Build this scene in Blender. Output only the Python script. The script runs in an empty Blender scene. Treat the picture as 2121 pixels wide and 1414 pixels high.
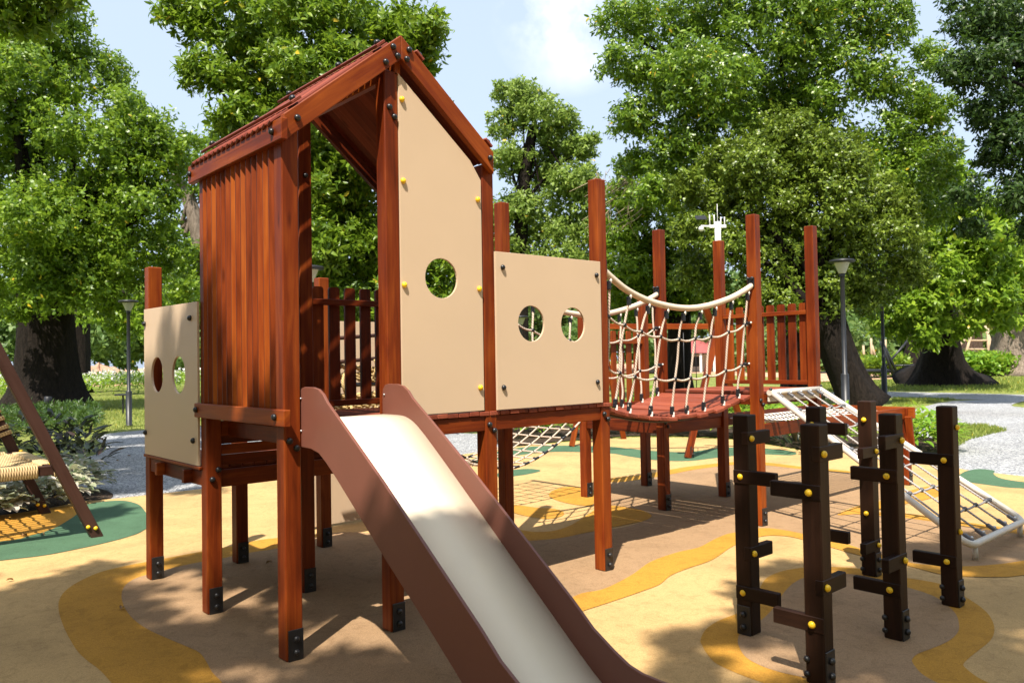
import bpy, bmesh, math, random
import numpy as np
from mathutils import Vector, Matrix
R = math.radians
random.seed(7)
rng = np.random.default_rng(11)
sc = bpy.context.scene
COL = sc.collection

# ------------------------------------------------------------------ camera
CP = np.array([-1.95073, -4.06790, 1.62242]); FPX = 1632.54
PITCH, ROLL, YAW = 0.0241277, -0.0169692, 0.8410928
F0 = np.array([math.cos(YAW), math.sin(YAW), 0]); R0 = np.array([math.sin(YAW), -math.cos(YAW), 0]); U0 = np.array([0, 0, 1.0])
FW = F0*math.cos(PITCH) + U0*math.sin(PITCH); UP = -F0*math.sin(PITCH) + U0*math.cos(PITCH)
RT = R0*math.cos(ROLL) + UP*math.sin(ROLL); UU = -R0*math.sin(ROLL) + UP*math.cos(ROLL)
cam = bpy.data.cameras.new('camera'); camo = bpy.data.objects.new('camera', cam); COL.objects.link(camo)
m = Matrix(((RT[0], UU[0], -FW[0], CP[0]), (RT[1], UU[1], -FW[1], CP[1]), (RT[2], UU[2], -FW[2], CP[2]), (0, 0, 0, 1)))
camo.matrix_world = m
cam.sensor_width = 36; cam.lens = 36*FPX/2121; cam.clip_end = 2000; cam.clip_start = .05
cam.dof.use_dof = True; cam.dof.focus_distance = 5.6; cam.dof.aperture_fstop = 5.0
sc.camera = camo

def at(px, py, Z):
    """a point of the park seen at (px,py), Z metres ahead"""
    return CP + FW*Z + RT*((px-1060.5)/FPX*Z) - UU*((py-707)/FPX*Z)
def gp(px, Z, z=0.0):
    p = CP + F0*Z + R0*((px-1060.5)/FPX*Z); return np.array([p[0], p[1], z])
def gz(px, py, z=0.0):
    d = FW*FPX + RT*(px-1060.5) - UU*(py-707); t = (z-CP[2])/d[2]; return CP + d*t

# ------------------------------------------------------------------ world and sun
EXPO = 1.06
AZ = math.atan2(.575, .818); EL = R(58)
SUND = np.array([math.cos(AZ)*math.cos(EL), math.sin(AZ)*math.cos(EL), -math.sin(EL)])   # light travels this way
w = bpy.data.worlds.new("World"); sc.world = w; w.use_nodes = True
nt = w.node_tree; nt.nodes.clear()
out = nt.nodes.new('ShaderNodeOutputWorld'); bg = nt.nodes.new('ShaderNodeBackground')
sky = nt.nodes.new('ShaderNodeTexSky'); sky.sky_type = 'NISHITA'; sky.sun_disc = False
sky.sun_elevation = EL; sky.sun_rotation = math.atan2(-SUND[0], -SUND[1])
sky.air_density = 1.0; sky.dust_density = 4.0; sky.ozone_density = 1.0
bg.inputs['Strength'].default_value = .095
# a few soft clouds, fixed in the sky's own directions
tc = nt.nodes.new('ShaderNodeTexCoord'); no = nt.nodes.new('ShaderNodeTexNoise'); no.inputs['Scale'].default_value = 5.5; no.inputs['Detail'].default_value = 9; no.inputs['Roughness'].default_value = .58
nt.links.new(tc.outputs['Generated'], no.inputs['Vector'])
cr = nt.nodes.new('ShaderNodeValToRGB'); cr.color_ramp.elements[0].position = .46; cr.color_ramp.elements[1].position = .66
nt.links.new(no.outputs['Fac'], cr.inputs['Fac'])
cd = at(1185, 20, 1.0) - CP; cd = cd/np.linalg.norm(cd)
dt = nt.nodes.new('ShaderNodeVectorMath'); dt.operation = 'DISTANCE'; dt.inputs[1].default_value = tuple(cd)
nt.links.new(tc.outputs['Generated'], dt.inputs[0])
mr = nt.nodes.new('ShaderNodeMapRange'); mr.inputs['From Min'].default_value = .03; mr.inputs['From Max'].default_value = .10; mr.inputs['To Min'].default_value = 1; mr.inputs['To Max'].default_value = 0
nt.links.new(dt.outputs['Value'], mr.inputs['Value'])
mu = nt.nodes.new('ShaderNodeMath'); mu.operation = 'MULTIPLY'
nt.links.new(cr.outputs['Color'], mu.inputs[0]); nt.links.new(mr.outputs['Result'], mu.inputs[1])
mx = nt.nodes.new('ShaderNodeMix'); mx.data_type = 'RGBA'; mx.inputs['B'].default_value = (8.2, 8.2, 8.4, 1)
nt.links.new(mu.outputs['Value'], mx.inputs['Factor']); nt.links.new(sky.outputs['Color'], mx.inputs['A'])
hz = nt.nodes.new('ShaderNodeMix'); hz.data_type = 'RGBA'; hz.inputs['Factor'].default_value = .70; hz.inputs['B'].default_value = (4.45, 5.3, 6.6, 1)
nt.links.new(sky.outputs['Color'], hz.inputs['A']); nt.links.new(hz.outputs['Result'], mx.inputs['A'])
nt.links.new(mx.outputs['Result'], bg.inputs['Color']); nt.links.new(bg.outputs['Background'], out.inputs['Surface'])
sun = bpy.data.lights.new('sun', 'SUN'); sun.energy = 5.0; sun.angle = R(.55); sun.color = (1, .93, .82)
suno = bpy.data.objects.new('sun', sun); COL.objects.link(suno); suno.location = (-8, -6, 16)
suno.rotation_euler = Vector(SUND).to_track_quat('-Z', 'Y').to_euler()
vs = sc.view_settings; vs.view_transform = 'Standard'; vs.look = 'None'; vs.exposure = EXPO; vs.gamma = 1; vs.use_curve_mapping = False
sc.cycles.max_bounces = 8; sc.cycles.transparent_max_bounces = 6
sc.cycles.use_denoising = True

# ------------------------------------------------------------------ materials
def newmat(name):
    mt = bpy.data.materials.new(name); mt.use_nodes = True
    t = mt.node_tree; b = t.nodes['Principled BSDF']; return mt, t, b
def N(t, ty, **kw):
    n = t.nodes.new(ty)
    for k, v in kw.items():
        if k in n.inputs.keys(): n.inputs[k].default_value = v
        else: setattr(n, k, v)
    return n
def ramp(t, src, stops):
    r = t.nodes.new('ShaderNodeValToRGB'); e = r.color_ramp.elements
    while len(e) < len(stops): e.new(.5)
    for i, (p, c) in enumerate(stops): e[i].position = p; e[i].color = (*c, 1)
    t.links.new(src, r.inputs['Fac']); return r.outputs['Color']
def bump(t, b, src, strength, dist):
    bn = t.nodes.new('ShaderNodeBump'); bn.inputs['Strength'].default_value = strength; bn.inputs['Distance'].default_value = dist
    t.links.new(src, bn.inputs['Height']); t.links.new(bn.outputs['Normal'], b.inputs['Normal'])
def wood(name, dark, mid, light, rough=.46, coat=.03, grain=1.0):
    mt, t, b = newmat(name)
    uv = N(t, 'ShaderNodeUVMap'); uv.uv_map = 'UVMap'
    mp = N(t, 'ShaderNodeMapping'); mp.inputs['Scale'].default_value = (1.3, 26, 1); t.links.new(uv.outputs['UV'], mp.inputs['Vector'])
    n1 = N(t, 'ShaderNodeTexNoise', Scale=1.0, Detail=6, Roughness=.62, Distortion=.9); t.links.new(mp.outputs['Vector'], n1.inputs['Vector'])
    mp2 = N(t, 'ShaderNodeMapping'); mp2.inputs['Scale'].default_value = (2.2, 9, 1); t.links.new(uv.outputs['UV'], mp2.inputs['Vector'])
    n2 = N(t, 'ShaderNodeTexNoise', Scale=.8, Detail=3, Roughness=.5); t.links.new(mp2.outputs['Vector'], n2.inputs['Vector'])
    at_ = N(t, 'ShaderNodeAttribute'); at_.attribute_name = 'tone'
    a = N(t, 'ShaderNodeMath', operation='MULTIPLY_ADD'); a.inputs[1].default_value = .55; t.links.new(n1.outputs['Fac'], a.inputs[0])
    a2 = N(t, 'ShaderNodeMath', operation='MULTIPLY'); a2.inputs[1].default_value = .5; t.links.new(n2.outputs['Fac'], a2.inputs[0]); t.links.new(a2.outputs[0], a.inputs[2])
    a3 = N(t, 'ShaderNodeMath', operation='ADD'); t.links.new(a.outputs[0], a3.inputs[0]); t.links.new(at_.outputs['Fac'], a3.inputs[1])
    c = ramp(t, a3.outputs[0], [(.28, dark), (.52, mid), (.8, light)])
    # knots: rare dark spots stretched along the grain
    mp3 = N(t, 'ShaderNodeMapping'); mp3.inputs['Scale'].default_value = (1.6, 6.5, 1); t.links.new(uv.outputs['UV'], mp3.inputs['Vector'])
    vo = N(t, 'ShaderNodeTexVoronoi', Scale=1.0); t.links.new(mp3.outputs['Vector'], vo.inputs['Vector'])
    kr = ramp(t, vo.outputs['Distance'], [(.03, (.35, .3, .3)), (.10, (1, 1, 1))])
    ml = N(t, 'ShaderNodeMix', data_type='RGBA', blend_type='MULTIPLY'); ml.inputs['Factor'].default_value = .8
    t.links.new(c, ml.inputs['A']); t.links.new(kr, ml.inputs['B']); t.links.new(ml.outputs['Result'], b.inputs['Base Color'])
    rr = N(t, 'ShaderNodeMapRange'); rr.inputs['To Min'].default_value = rough-.1; rr.inputs['To Max'].default_value = rough+.14; t.links.new(n2.outputs['Fac'], rr.inputs['Value']); t.links.new(rr.outputs['Result'], b.inputs['Roughness'])
    b.inputs['Coat Weight'].default_value = coat; b.inputs['Coat Roughness'].default_value = .3; b.inputs['Specular IOR Level'].default_value = .16
    bump(t, b, n1.outputs['Fac'], .35*grain, .004)
    return mt
def plain(name, col, rough=.5, var=.08, scale=6.0, metal=0.0, spec=.4, bmp=0.0, bscale=120.0, fine=False):
    mt, t, b = newmat(name)
    tcn = N(t, 'ShaderNodeTexCoord'); n = N(t, 'ShaderNodeTexNoise', Scale=scale, Detail=5, Roughness=.6); t.links.new(tcn.outputs['Object'], n.inputs['Vector'])
    lo = tuple(max(0, c*(1-var)) for c in col); hi = tuple(c*(1+var) for c in col)
    t.links.new(ramp(t, n.outputs['Fac'], [(.3, lo), (.7, hi)]), b.inputs['Base Color'])
    rr = N(t, 'ShaderNodeMapRange'); rr.inputs['To Min'].default_value = max(.05, rough-.08); rr.inputs['To Max'].default_value = rough+.08; t.links.new(n.outputs['Fac'], rr.inputs['Value']); t.links.new(rr.outputs['Result'], b.inputs['Roughness'])
    b.inputs['Metallic'].default_value = metal; b.inputs['Specular IOR Level'].default_value = spec
    if bmp:
        n2 = N(t, 'ShaderNodeTexNoise', Scale=bscale, Detail=4, Roughness=.6); t.links.new(tcn.outputs['Object'], n2.inputs['Vector']); bump(t, b, n2.outputs['Fac'], bmp, .003)
    return mt
def rubber(name, col, worn=.25):
    """poured rubber granules: fine speckle, faint broad wear"""
    mt, t, b = newmat(name)
    g = N(t, 'ShaderNodeNewGeometry')
    v = N(t, 'ShaderNodeTexVoronoi', Scale=260.0); t.links.new(g.outputs['Position'], v.inputs['Vector'])
    n = N(t, 'ShaderNodeTexNoise', Scale=110.0, Detail=4, Roughness=.75); t.links.new(g.outputs['Position'], n.inputs['Vector'])
    mixv = N(t, 'ShaderNodeMix', data_type='RGBA'); mixv.inputs['Factor'].default_value = .45; t.links.new(v.outputs['Color'], mixv.inputs['A']); t.links.new(n.outputs['Fac'], mixv.inputs['B'])
    sp = ramp(t, mixv.outputs['Result'], [(.2, tuple(c*.66 for c in col)), (.5, col), (.85, tuple(min(1, c*1.2) for c in col))])
    n3 = N(t, 'ShaderNodeTexNoise', Scale=1.1, Detail=7, Roughness=.62, Distortion=.6); t.links.new(g.outputs['Position'], n3.inputs['Vector'])
    wr = ramp(t, n3.outputs['Fac'], [(.3, (1-worn,)*3), (.55, (1, 1, 1)), (.8, (1+worn*.15,)*3)])
    ml = N(t, 'ShaderNodeMix', data_type='RGBA', blend_type='MULTIPLY'); ml.inputs['Factor'].default_value = 1
    t.links.new(sp, ml.inputs['A']); t.links.new(wr, ml.inputs['B'])
    n4 = N(t, 'ShaderNodeTexNoise', Scale=9.0, Detail=6, Roughness=.7, Distortion=1.2); t.links.new(g.outputs['Position'], n4.inputs['Vector'])
    sc2 = ramp(t, n4.outputs['Fac'], [(.36, (.80, .78, .76)), (.5, (1, 1, 1))])
    ml2 = N(t, 'ShaderNodeMix', data_type='RGBA', blend_type='MULTIPLY'); ml2.inputs['Factor'].default_value = .8
    t.links.new(ml.outputs['Result'], ml2.inputs['A']); t.links.new(sc2, ml2.inputs['B']); t.links.new(ml2.outputs['Result'], b.inputs['Base Color'])
    b.inputs['Roughness'].default_value = .88; b.inputs['Specular IOR Level'].default_value = .2
    bump(t, b, n.outputs['Fac'], .8, .006)
    return mt
def leafmat(name, cols, trans=.35, rough=.38, yellow=.02, tcol=(.28, .45, .05), spec=.32):
    mt, t, b = newmat(name)
    g = N(t, 'ShaderNodeNewGeometry')
    st = [(0, cols[0]), (.5, cols[1]), (1-yellow, cols[2])]
    if yellow > 0: st += [(min(.9995, 1-yellow+.002), (.55, .40, .03))]
    c = ramp(t, g.outputs['Random Per Island'], st)
    t.links.new(c, b.inputs['Base Color']); b.inputs['Roughness'].default_value = rough; b.inputs['Specular IOR Level'].default_value = spec
    tr = N(t, 'ShaderNodeBsdfTranslucent'); tr.inputs['Color'].default_value = (*tcol, 1)
    ms = N(t, 'ShaderNodeMixShader'); ms.inputs['Fac'].default_value = trans
    t.links.new(b.outputs['BSDF'], ms.inputs[1]); t.links.new(tr.outputs['BSDF'], ms.inputs[2])
    t.links.new(ms.outputs['Shader'], t.nodes['Material Output'].inputs['Surface'])
    return mt
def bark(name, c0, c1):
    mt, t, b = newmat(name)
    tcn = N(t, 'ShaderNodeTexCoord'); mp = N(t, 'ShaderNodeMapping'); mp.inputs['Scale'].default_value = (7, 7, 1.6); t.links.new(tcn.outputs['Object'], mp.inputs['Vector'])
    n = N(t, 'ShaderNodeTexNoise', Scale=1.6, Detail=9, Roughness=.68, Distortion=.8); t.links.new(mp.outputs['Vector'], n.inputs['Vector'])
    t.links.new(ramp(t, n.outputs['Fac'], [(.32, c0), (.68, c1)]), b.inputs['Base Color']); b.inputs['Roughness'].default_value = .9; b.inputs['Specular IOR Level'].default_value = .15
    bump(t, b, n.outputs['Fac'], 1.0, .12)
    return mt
def granular(name, cols, scale, bdist, big=.35):
    mt, t, b = newmat(name)
    g = N(t, 'ShaderNodeNewGeometry')
    v = N(t, 'ShaderNodeTexVoronoi', Scale=scale); t.links.new(g.outputs['Position'], v.inputs['Vector'])
    bw = N(t, 'ShaderNodeRGBToBW'); t.links.new(v.outputs['Color'], bw.inputs['Color'])
    c = ramp(t, bw.outputs['Val'], [(.15, cols[0]), (.5, cols[1]), (.9, cols[2])])
    n3 = N(t, 'ShaderNodeTexNoise', Scale=big, Detail=6, Roughness=.6); t.links.new(g.outputs['Position'], n3.inputs['Vector'])
    wr = ramp(t, n3.outputs['Fac'], [(.3, (.78, .76, .72)), (.7, (1.1, 1.1, 1.1))])
    ml = N(t, 'ShaderNodeMix', data_type='RGBA', blend_type='MULTIPLY'); ml.inputs['Factor'].default_value = 1
    t.links.new(c, ml.inputs['A']); t.links.new(wr, ml.inputs['B']); t.links.new(ml.outputs['Result'], b.inputs['Base Color'])
    b.inputs['Roughness'].default_value = .9; b.inputs['Specular IOR Level'].default_value = .2
    bump(t, b, v.outputs['Distance'], 1.0, bdist)
    return mt
def ropemat(name, col, dark):
    mt, t, b = newmat(name)
    uv = N(t, 'ShaderNodeUVMap'); uv.uv_map = 'UVMap'
    wv = N(t, 'ShaderNodeTexWave', wave_type='BANDS', bands_direction='DIAGONAL', Scale=26.0, Distortion=.4, Detail=1); t.links.new(uv.outputs['UV'], wv.inputs['Vector'])
    t.links.new(ramp(t, wv.outputs['Fac'], [(.1, dark), (.55, col)]), b.inputs['Base Color']); b.inputs['Roughness'].default_value = .75
    bump(t, b, wv.outputs['Fac'], .6, .004)
    return mt
MT = {}
MT['wood'] = wood('varnished_red_wood', (.036, .0048, .0012), (.138, .0215, .0032), (.29, .066, .0075))
MT['slat'] = wood('slat_wood', (.048, .0068, .0014), (.185, .032, .0042), (.34, .088, .010))
MT['roof'] = wood('roof_wood', (.075, .015, .009), (.17, .036, .020), (.28, .068, .036))
MT['deck'] = wood('deck_wood', (.10, .022, .012), (.20, .046, .024), (.30, .08, .042), rough=.5, coat=.03)
MT['darkwood'] = wood('dark_stained_wood', (.008, .0032, .0018), (.0165, .0066, .0036), (.032, .0125, .006), rough=.5, coat=.03)
MT['brownwood'] = wood('brown_stained_wood', (.026, .0115, .0085), (.047, .0215, .0155), (.07, .034, .025), rough=.5)
MT['beige'] = plain('beige_panel', (.535, .392, .262), .42, .02, 2.5, spec=.35, bmp=.05, bscale=300)
MT['slidebrown'] = plain('brown_slide_panel', (.158, .058, .039), .42, .05, 5, spec=.4, bmp=.06, bscale=300)
MT['chute'] = plain('cream_slide_chute', (.745, .635, .475), .48, .025, 3.0, spec=.45)
MT['black'] = plain('black_plastic', (.014, .014, .016), .3, .1, 30)
MT['blackmetal'] = plain('black_painted_steel', (.014, .0125, .013), .42, .2, 20, spec=.5, bmp=.1, bscale=80)
MT['yellow'] = plain('yellow_plastic', (.80, .50, .02), .3, .05, 20)
MT['rope'] = ropemat('cream_rope', (.56, .45, .36), (.36, .275, .21))
MT['handrail'] = plain('cream_rubber_hose', (.58, .47, .36), .5, .05, 8)
MT['pipe'] = plain('cream_painted_pipe', (.54, .49, .42), .38, .05, 10)
MT['steel'] = plain('grey_steel', (.45, .45, .46), .35, .1, 30, metal=.8)
MT['greyrope'] = ropemat('grey_net_rope', (.36, .33, .315), (.22, .20, .19))
MT['connector'] = plain('grey_connector', (.085, .085, .095), .45, .1, 30)
MT['clamp'] = plain('white_clamp', (.68, .64, .58), .4, .08, 30)
MT['yrope'] = ropemat('yellow_rope', (.62, .45, .20), (.30, .19, .07))
MT['strap'] = ropemat('tan_woven_rope', (.55, .40, .20), (.30, .20, .09))
MT['rub_yellow'] = rubber('rubber_sand_yellow', (.465, .300, .128))
MT['rub_orange'] = rubber('rubber_ochre', (.425, .212, .030), .18)
MT['rub_tan'] = rubber('rubber_tan', (.300, .190, .103), .2)
MT['rub_green'] = rubber('rubber_green', (.062, .125, .070), .2)
MT['gravel'] = granular('grey_gravel', [(.15, .158, .172), (.345, .355, .375), (.60, .605, .62)], 42, .03)
MT['sand'] = granular('orange_sand', [(.34, .20, .12), (.48, .30, .19), (.6, .4, .27)], 5, .05, .2)
MT['soil'] = granular('dark_soil', [(.02, .014, .01), (.045, .03, .02), (.09, .06, .04)], 30, .03)
MT['grass'] = granular('lawn', [(.085, .115, .020), (.17, .205, .042), (.30, .30, .085)], 11, .06, .25)
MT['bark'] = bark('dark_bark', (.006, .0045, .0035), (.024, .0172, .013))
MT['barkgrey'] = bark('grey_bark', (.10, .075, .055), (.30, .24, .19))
GREEN = [(.050, .098, .008), (.116, .200, .014), (.215, .300, .026)]
LIGHT = [(.080, .150, .010), (.165, .270, .018), (.27, .37, .03)]
PALE = [(.095, .155, .024), (.175, .255, .042), (.26, .345, .06)]
DEEP = [(.050, .086, .009), (.112, .168, .015), (.190, .250, .028)]
MT['leaf'] = leafmat('leaf_green', GREEN, .36, .36, .006, (.26, .40, .03))
MT['leaflight'] = leafmat('leaf_light_green', LIGHT, .38, .36, .006, (.30, .46, .05))
MT['leafpale'] = leafmat('leaf_pale_green', PALE, .38, .45, .01, (.30, .42, .08))
MT['leafdeep'] = leafmat('leaf_deep_green', DEEP, .24, .36, 0, (.20, .28, .03), .3)
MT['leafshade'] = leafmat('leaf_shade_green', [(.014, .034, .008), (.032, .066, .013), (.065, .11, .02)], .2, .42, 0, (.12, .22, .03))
MT['leafcanopy'] = leafmat('leaf_canopy', [(.050, .100, .008), (.118, .208, .014), (.215, .305, .026)], .32, .34, .012, (.22, .36, .03), .4)
MT['leafbright'] = leafmat('leaf_yellow_green', [(.09, .20, .015), (.17, .32, .03), (.26, .40, .05)], .38, .4, 0, (.38, .52, .05))
MT['leafdark'] = leafmat('leaf_dark_purple', [(.010, .018, .010), (.022, .030, .016), (.05, .022, .02)], .2, .32, 0, (.08, .10, .03))
MT['leafwhite'] = leafmat('leaf_cream_variegated', [(.08, .13, .05), (.42, .42, .29), (.60, .52, .45)], .3, .45, 0, (.45, .45, .25))
MT['petal'] = leafmat('white_petal', [(.6, .62, .5), (.75, .75, .7), (.85, .85, .82)], .3, .5, 0, (.7, .7, .6))
MT['leaffar'] = leafmat('leaf_far', [(.05, .10, .025), (.09, .16, .04), (.15, .22, .06)], .35, .5, .01, (.25, .38, .08))
MT['twig'] = plain('dry_twig', (.36, .28, .18), .8, .2, 5)
MT['white'] = plain('white_paint', (.75, .75, .73), .4, .05, 8)
MT['lampglass'] = plain('frosted_lamp_glass', (.42, .41, .35), .3, .05, 10)
MT['redroof'] = plain('red_roof_sheet', (.30, .075, .07), .5, .15, 3)
MT['wall'] = plain('white_wall', (.62, .60, .55), .7, .06, 2)
MT['blue'] = plain('light_blue_plastic', (.16, .50, .70), .4, .05, 8)
MT['greymetal'] = plain('dark_grey_paint', (.015, .0155, .018), .42, .1, 8)
MT['litter'] = leafmat('dry_leaf', [(.10, .05, .02), (.22, .11, .04), (.32, .2, .06)], .15, .6, 0, (.3, .18, .05))

# ------------------------------------------------------------------ mesh builder
class MB:
    def __init__(s): s.v = []; s.f = []; s.uv = []; s.sm = []; s.tone = []; s.mi = []; s.cur = 0
    def face(s, idx, uvs=None, smooth=False, tone=0.0):
        s.f.append(tuple(idx)); s.uv.append(uvs or [(0, 0)]*len(idx)); s.sm.append(smooth); s.tone.append(tone); s.mi.append(s.cur)
    def box(s, c, dims, ax=None, bev=.004, tone=None, grain=None, rim=0.0):
        """bevelled box; dims along axes ax; the grain runs along the longest axis"""
        c = np.array(c, float); d = np.array(dims, float)/2
        A = np.eye(3) if ax is None else np.array(ax, float)
        bev = min(bev, .45*d.min())
        L = int(np.argmax(d)) if grain is None else grain
        W_, H_ = [i for i in range(3) if i != L]
        ou, ov = random.uniform(0, 40), random.uniform(0, 40); tn = random.uniform(-.13, .13) if tone is None else tone
        base = len(s.v); idx = {}
        for sx in (-1, 1):
            for sy in (-1, 1):
                for sz in (-1, 1):
                    sg = np.array([sx, sy, sz])
                    for a in range(3):
                        o = sg*(d-bev); o[a] = sg[a]*d[a]
                        idx[(sx, sy, sz, a)] = len(s.v); s.v.append((c + o @ A, o))
        def emit(keys, rim_=0.0):
            ids = [idx[k] for k in keys]; ps = [s.v[i][0] for i in ids]
            n = np.cross(ps[1]-ps[0], ps[2]-ps[0]); ctr = sum(ps)/len(ps)
            if np.dot(n, ctr-c) < 0: ids = ids[::-1]
            uv = []
            loc = [s.v[i][1] for i in ids]
            for o in loc: uv.append((o[L]+ou, o[W_]+o[H_]+ov))
            s.face(ids, uv, False, tn+rim_)
        S2 = (-1, 1)
        for a in range(3):
            b_, c_ = [i for i in range(3) if i != a]
            for sg in S2:
                ks = []
                for q, r_ in ((-1, -1), (1, -1), (1, 1), (-1, 1)):
                    k = [0, 0, 0]; k[a] = sg; k[b_] = q; k[c_] = r_; ks.append((*k, a))
                emit(ks)
        for a in range(3):       # edges along axis a
            b_, c_ = [i for i in range(3) if i != a]
            for q in S2:
                for r_ in S2:
                    k0 = [0, 0, 0]; k0[b_] = q; k0[c_] = r_; k1 = list(k0); k0[a] = -1; k1[a] = 1
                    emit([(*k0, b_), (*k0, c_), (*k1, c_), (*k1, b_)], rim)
        for sx in S2:
            for sy in S2:
                for sz in S2: emit([(sx, sy, sz, 0), (sx, sy, sz, 1), (sx, sy, sz, 2)])
        for i in range(base, len(s.v)): s.v[i] = tuple(s.v[i][0])
        return s
    def bar(s, p0, p1, w, h, up=(0, 0, 1), bev=.004, tone=None):
        p0 = np.array(p0, float); p1 = np.array(p1, float); a = p1-p0; L = np.linalg.norm(a); a = a/L
        u = np.array(up, float); sd = np.cross(u, a); sd /= np.linalg.norm(sd); u = np.cross(a, sd)
        return s.box((p0+p1)/2, (L, w, h), (a, sd, u), bev, tone, 0)
    def tube(s, pts, r, n=10, cap=True, closed=False, smooth=True, jit=0.0, tone=0.0):
        P = [np.array(p, float) for p in pts]; k = len(P); rr = r if hasattr(r, '__len__') else [r]*k
        base = len(s.v); tp = None; nrm = None; ln = 0
        ph = [random.uniform(0, 6.28) for _ in range(4)]; rows = []
        for i in range(k):
            if closed: t = P[(i+1) % k]-P[i-1]
            else: t = P[min(i+1, k-1)]-P[max(i-1, 0)]
            t = t/np.linalg.norm(t)
            if nrm is None:
                h = np.array([0, 0, 1.]) if abs(t[2]) < .9 else np.array([1., 0, 0]); nrm = np.cross(t, h)
            nrm = nrm - t*np.dot(nrm, t); nrm /= np.linalg.norm(nrm); bn = np.cross(t, nrm)
            if i: ln += np.linalg.norm(P[i]-P[i-1])
            rows.append(ln)
            for j in range(n):
                a = 2*math.pi*j/n
                q = rr[i]*(1 + (jit*(math.sin(3*a+ph[0]+i*.3)+.6*math.sin(5*a+ph[1]-i*.5)+.5*math.sin(8*a+ph[2])) if jit else 0))
                s.v.append(tuple(P[i]+nrm*math.cos(a)*q+bn*math.sin(a)*q))
        rad = max(rr)
        for i in range(k if closed else k-1):
            i2 = (i+1) % k; l0 = rows[i]; l1 = rows[i2] if i2 else rows[i]+.05
            for j in range(n):
                j2 = (j+1) % n
                a0 = j/n*6.28*rad; a1 = (j+1)/n*6.28*rad
                s.face((base+i*n+j, base+i*n+j2, base+i2*n+j2, base+i2*n+j), [(l0, a0), (l0, a1), (l1, a1), (l1, a0)], smooth, tone)
        if cap and not closed:
            s.face([base+j for j in range(n)][::-1], None, False, tone); s.face([base+(k-1)*n+j for j in range(n)], None, False, tone)
        return s
    def lathe(s, c, prof, axis=(0, 0, 1), n=16, smooth=True):
        a = np.array(axis, float); a /= np.linalg.norm(a); h = np.array([0, 0, 1.]) if abs(a[2]) < .9 else np.array([1., 0, 0])
        x = np.cross(h, a); x /= np.linalg.norm(x); y = np.cross(a, x); c = np.array(c, float); base = len(s.v)
        for (r, z) in prof:
            for j in range(n):
                t = 2*math.pi*j/n; s.v.append(tuple(c+a*z+x*math.cos(t)*r+y*math.sin(t)*r))
        for i in range(len(prof)-1):
            for j in range(n):
                j2 = (j+1) % n; s.face((base+i*n+j, base+i*n+j2, base+(i+1)*n+j2, base+(i+1)*n+j), None, smooth)
        s.face([base+j for j in range(n)][::-1]); s.face([base+(len(prof)-1)*n+j for j in range(n)])
        return s
    def dome(s, c, axis, r, n=14):
        prof = [(r*.92, 0), (r, r*.22)] + [(r*math.cos(a), r*.30+r*.85*math.sin(a)) for a in (.2, .55, .9, 1.2, 1.45)]
        return s.lathe(c, prof, axis, n)
    def ball(s, c, r, n=8):
        prof = [(max(.02*r, r*math.sin(a)), -r*math.cos(a)) for a in np.linspace(0.02, math.pi-.02, 7)]
        return s.lathe(c, prof, (0, 0, 1), n)
    def build(s, name, mat, parent=None, loc=None):
        me = bpy.data.meshes.new(name)
        o = np.zeros(3) if loc is None else np.array(loc, float)
        me.from_pydata([tuple(np.array(p)-o) for p in s.v], [], s.f)
        uvl = me.uv_layers.new(name='UVMap'); uvl.data.foreach_set('uv', [c for u in s.uv for p in u for c in p])
        me.polygons.foreach_set('use_smooth', s.sm)
        ta = me.attributes.new('tone', 'FLOAT', 'FACE'); ta.data.foreach_set('value', s.tone)
        for q in (mat if isinstance(mat, (list, tuple)) else [mat]): me.materials.append(q)
        me.polygons.foreach_set('material_index', s.mi); me.update()
        ob = bpy.data.objects.new(name, me); COL.objects.link(ob); ob.location = tuple(o)
        if parent is not None: par(ob, parent)
        return ob
    def prism(s, poly, v0, v1, along):
        # outline in the u-z plane, from v0 to v1; grain runs along the unit vector `along`
        k = len(poly); base = len(s.v); tn = random.uniform(-.12, .12); ou, ov = random.uniform(0, 40), random.uniform(0, 40)
        ax, az = along; uvf = [(a*ax+z*az+ou, -a*az+z*ax+ov) for a, z in poly]
        for v in (v0, v1):
            for a, z in poly: s.v.append((a, v, z))
        ar = sum(poly[i][0]*poly[(i+1) % k][1]-poly[(i+1) % k][0]*poly[i][1] for i in range(k))
        o1 = list(range(k)); 
        if ar < 0: o1 = o1[::-1]
        s.face([base+i for i in o1], [uvf[i] for i in o1], False, tn); s.face([base+k+i for i in o1[::-1]], [uvf[i] for i in o1[::-1]], False, tn)
        for q in range(k):
            i, j = o1[q], o1[(q+1) % k]
            s.face((base+i, base+k+i, base+k+j, base+j), [uvf[i], (uvf[i][0], uvf[i][1]+.05), (uvf[j][0], uvf[j][1]+.05), uvf[j]], False, tn)
        return s
def worldloc(o):
    l = Vector(o.location); p = o.parent
    while p: l += Vector(p.location); p = p.parent
    return l
def par(ob, parent):
    """every parent here is unrotated, so a plain offset keeps the child in place"""
    ob.parent = parent; ob.location = Vector(ob.location) - worldloc(parent)
def tag(o, label=None, cat=None, group=None, kind=None):
    if label: o['label'] = label
    if cat: o['category'] = cat
    if group: o['group'] = group
    if kind: o['kind'] = kind
    return o
def empty(name, loc):
    o = bpy.data.objects.new(name, None); COL.objects.link(o); o.location = tuple(loc); o.empty_display_size = .2; return o
def copy_tree(o, parent=None):
    c = o.copy(); COL.objects.link(c); c.parent = parent
    for ch in o.children: copy_tree(ch, c)
    return c
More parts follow.
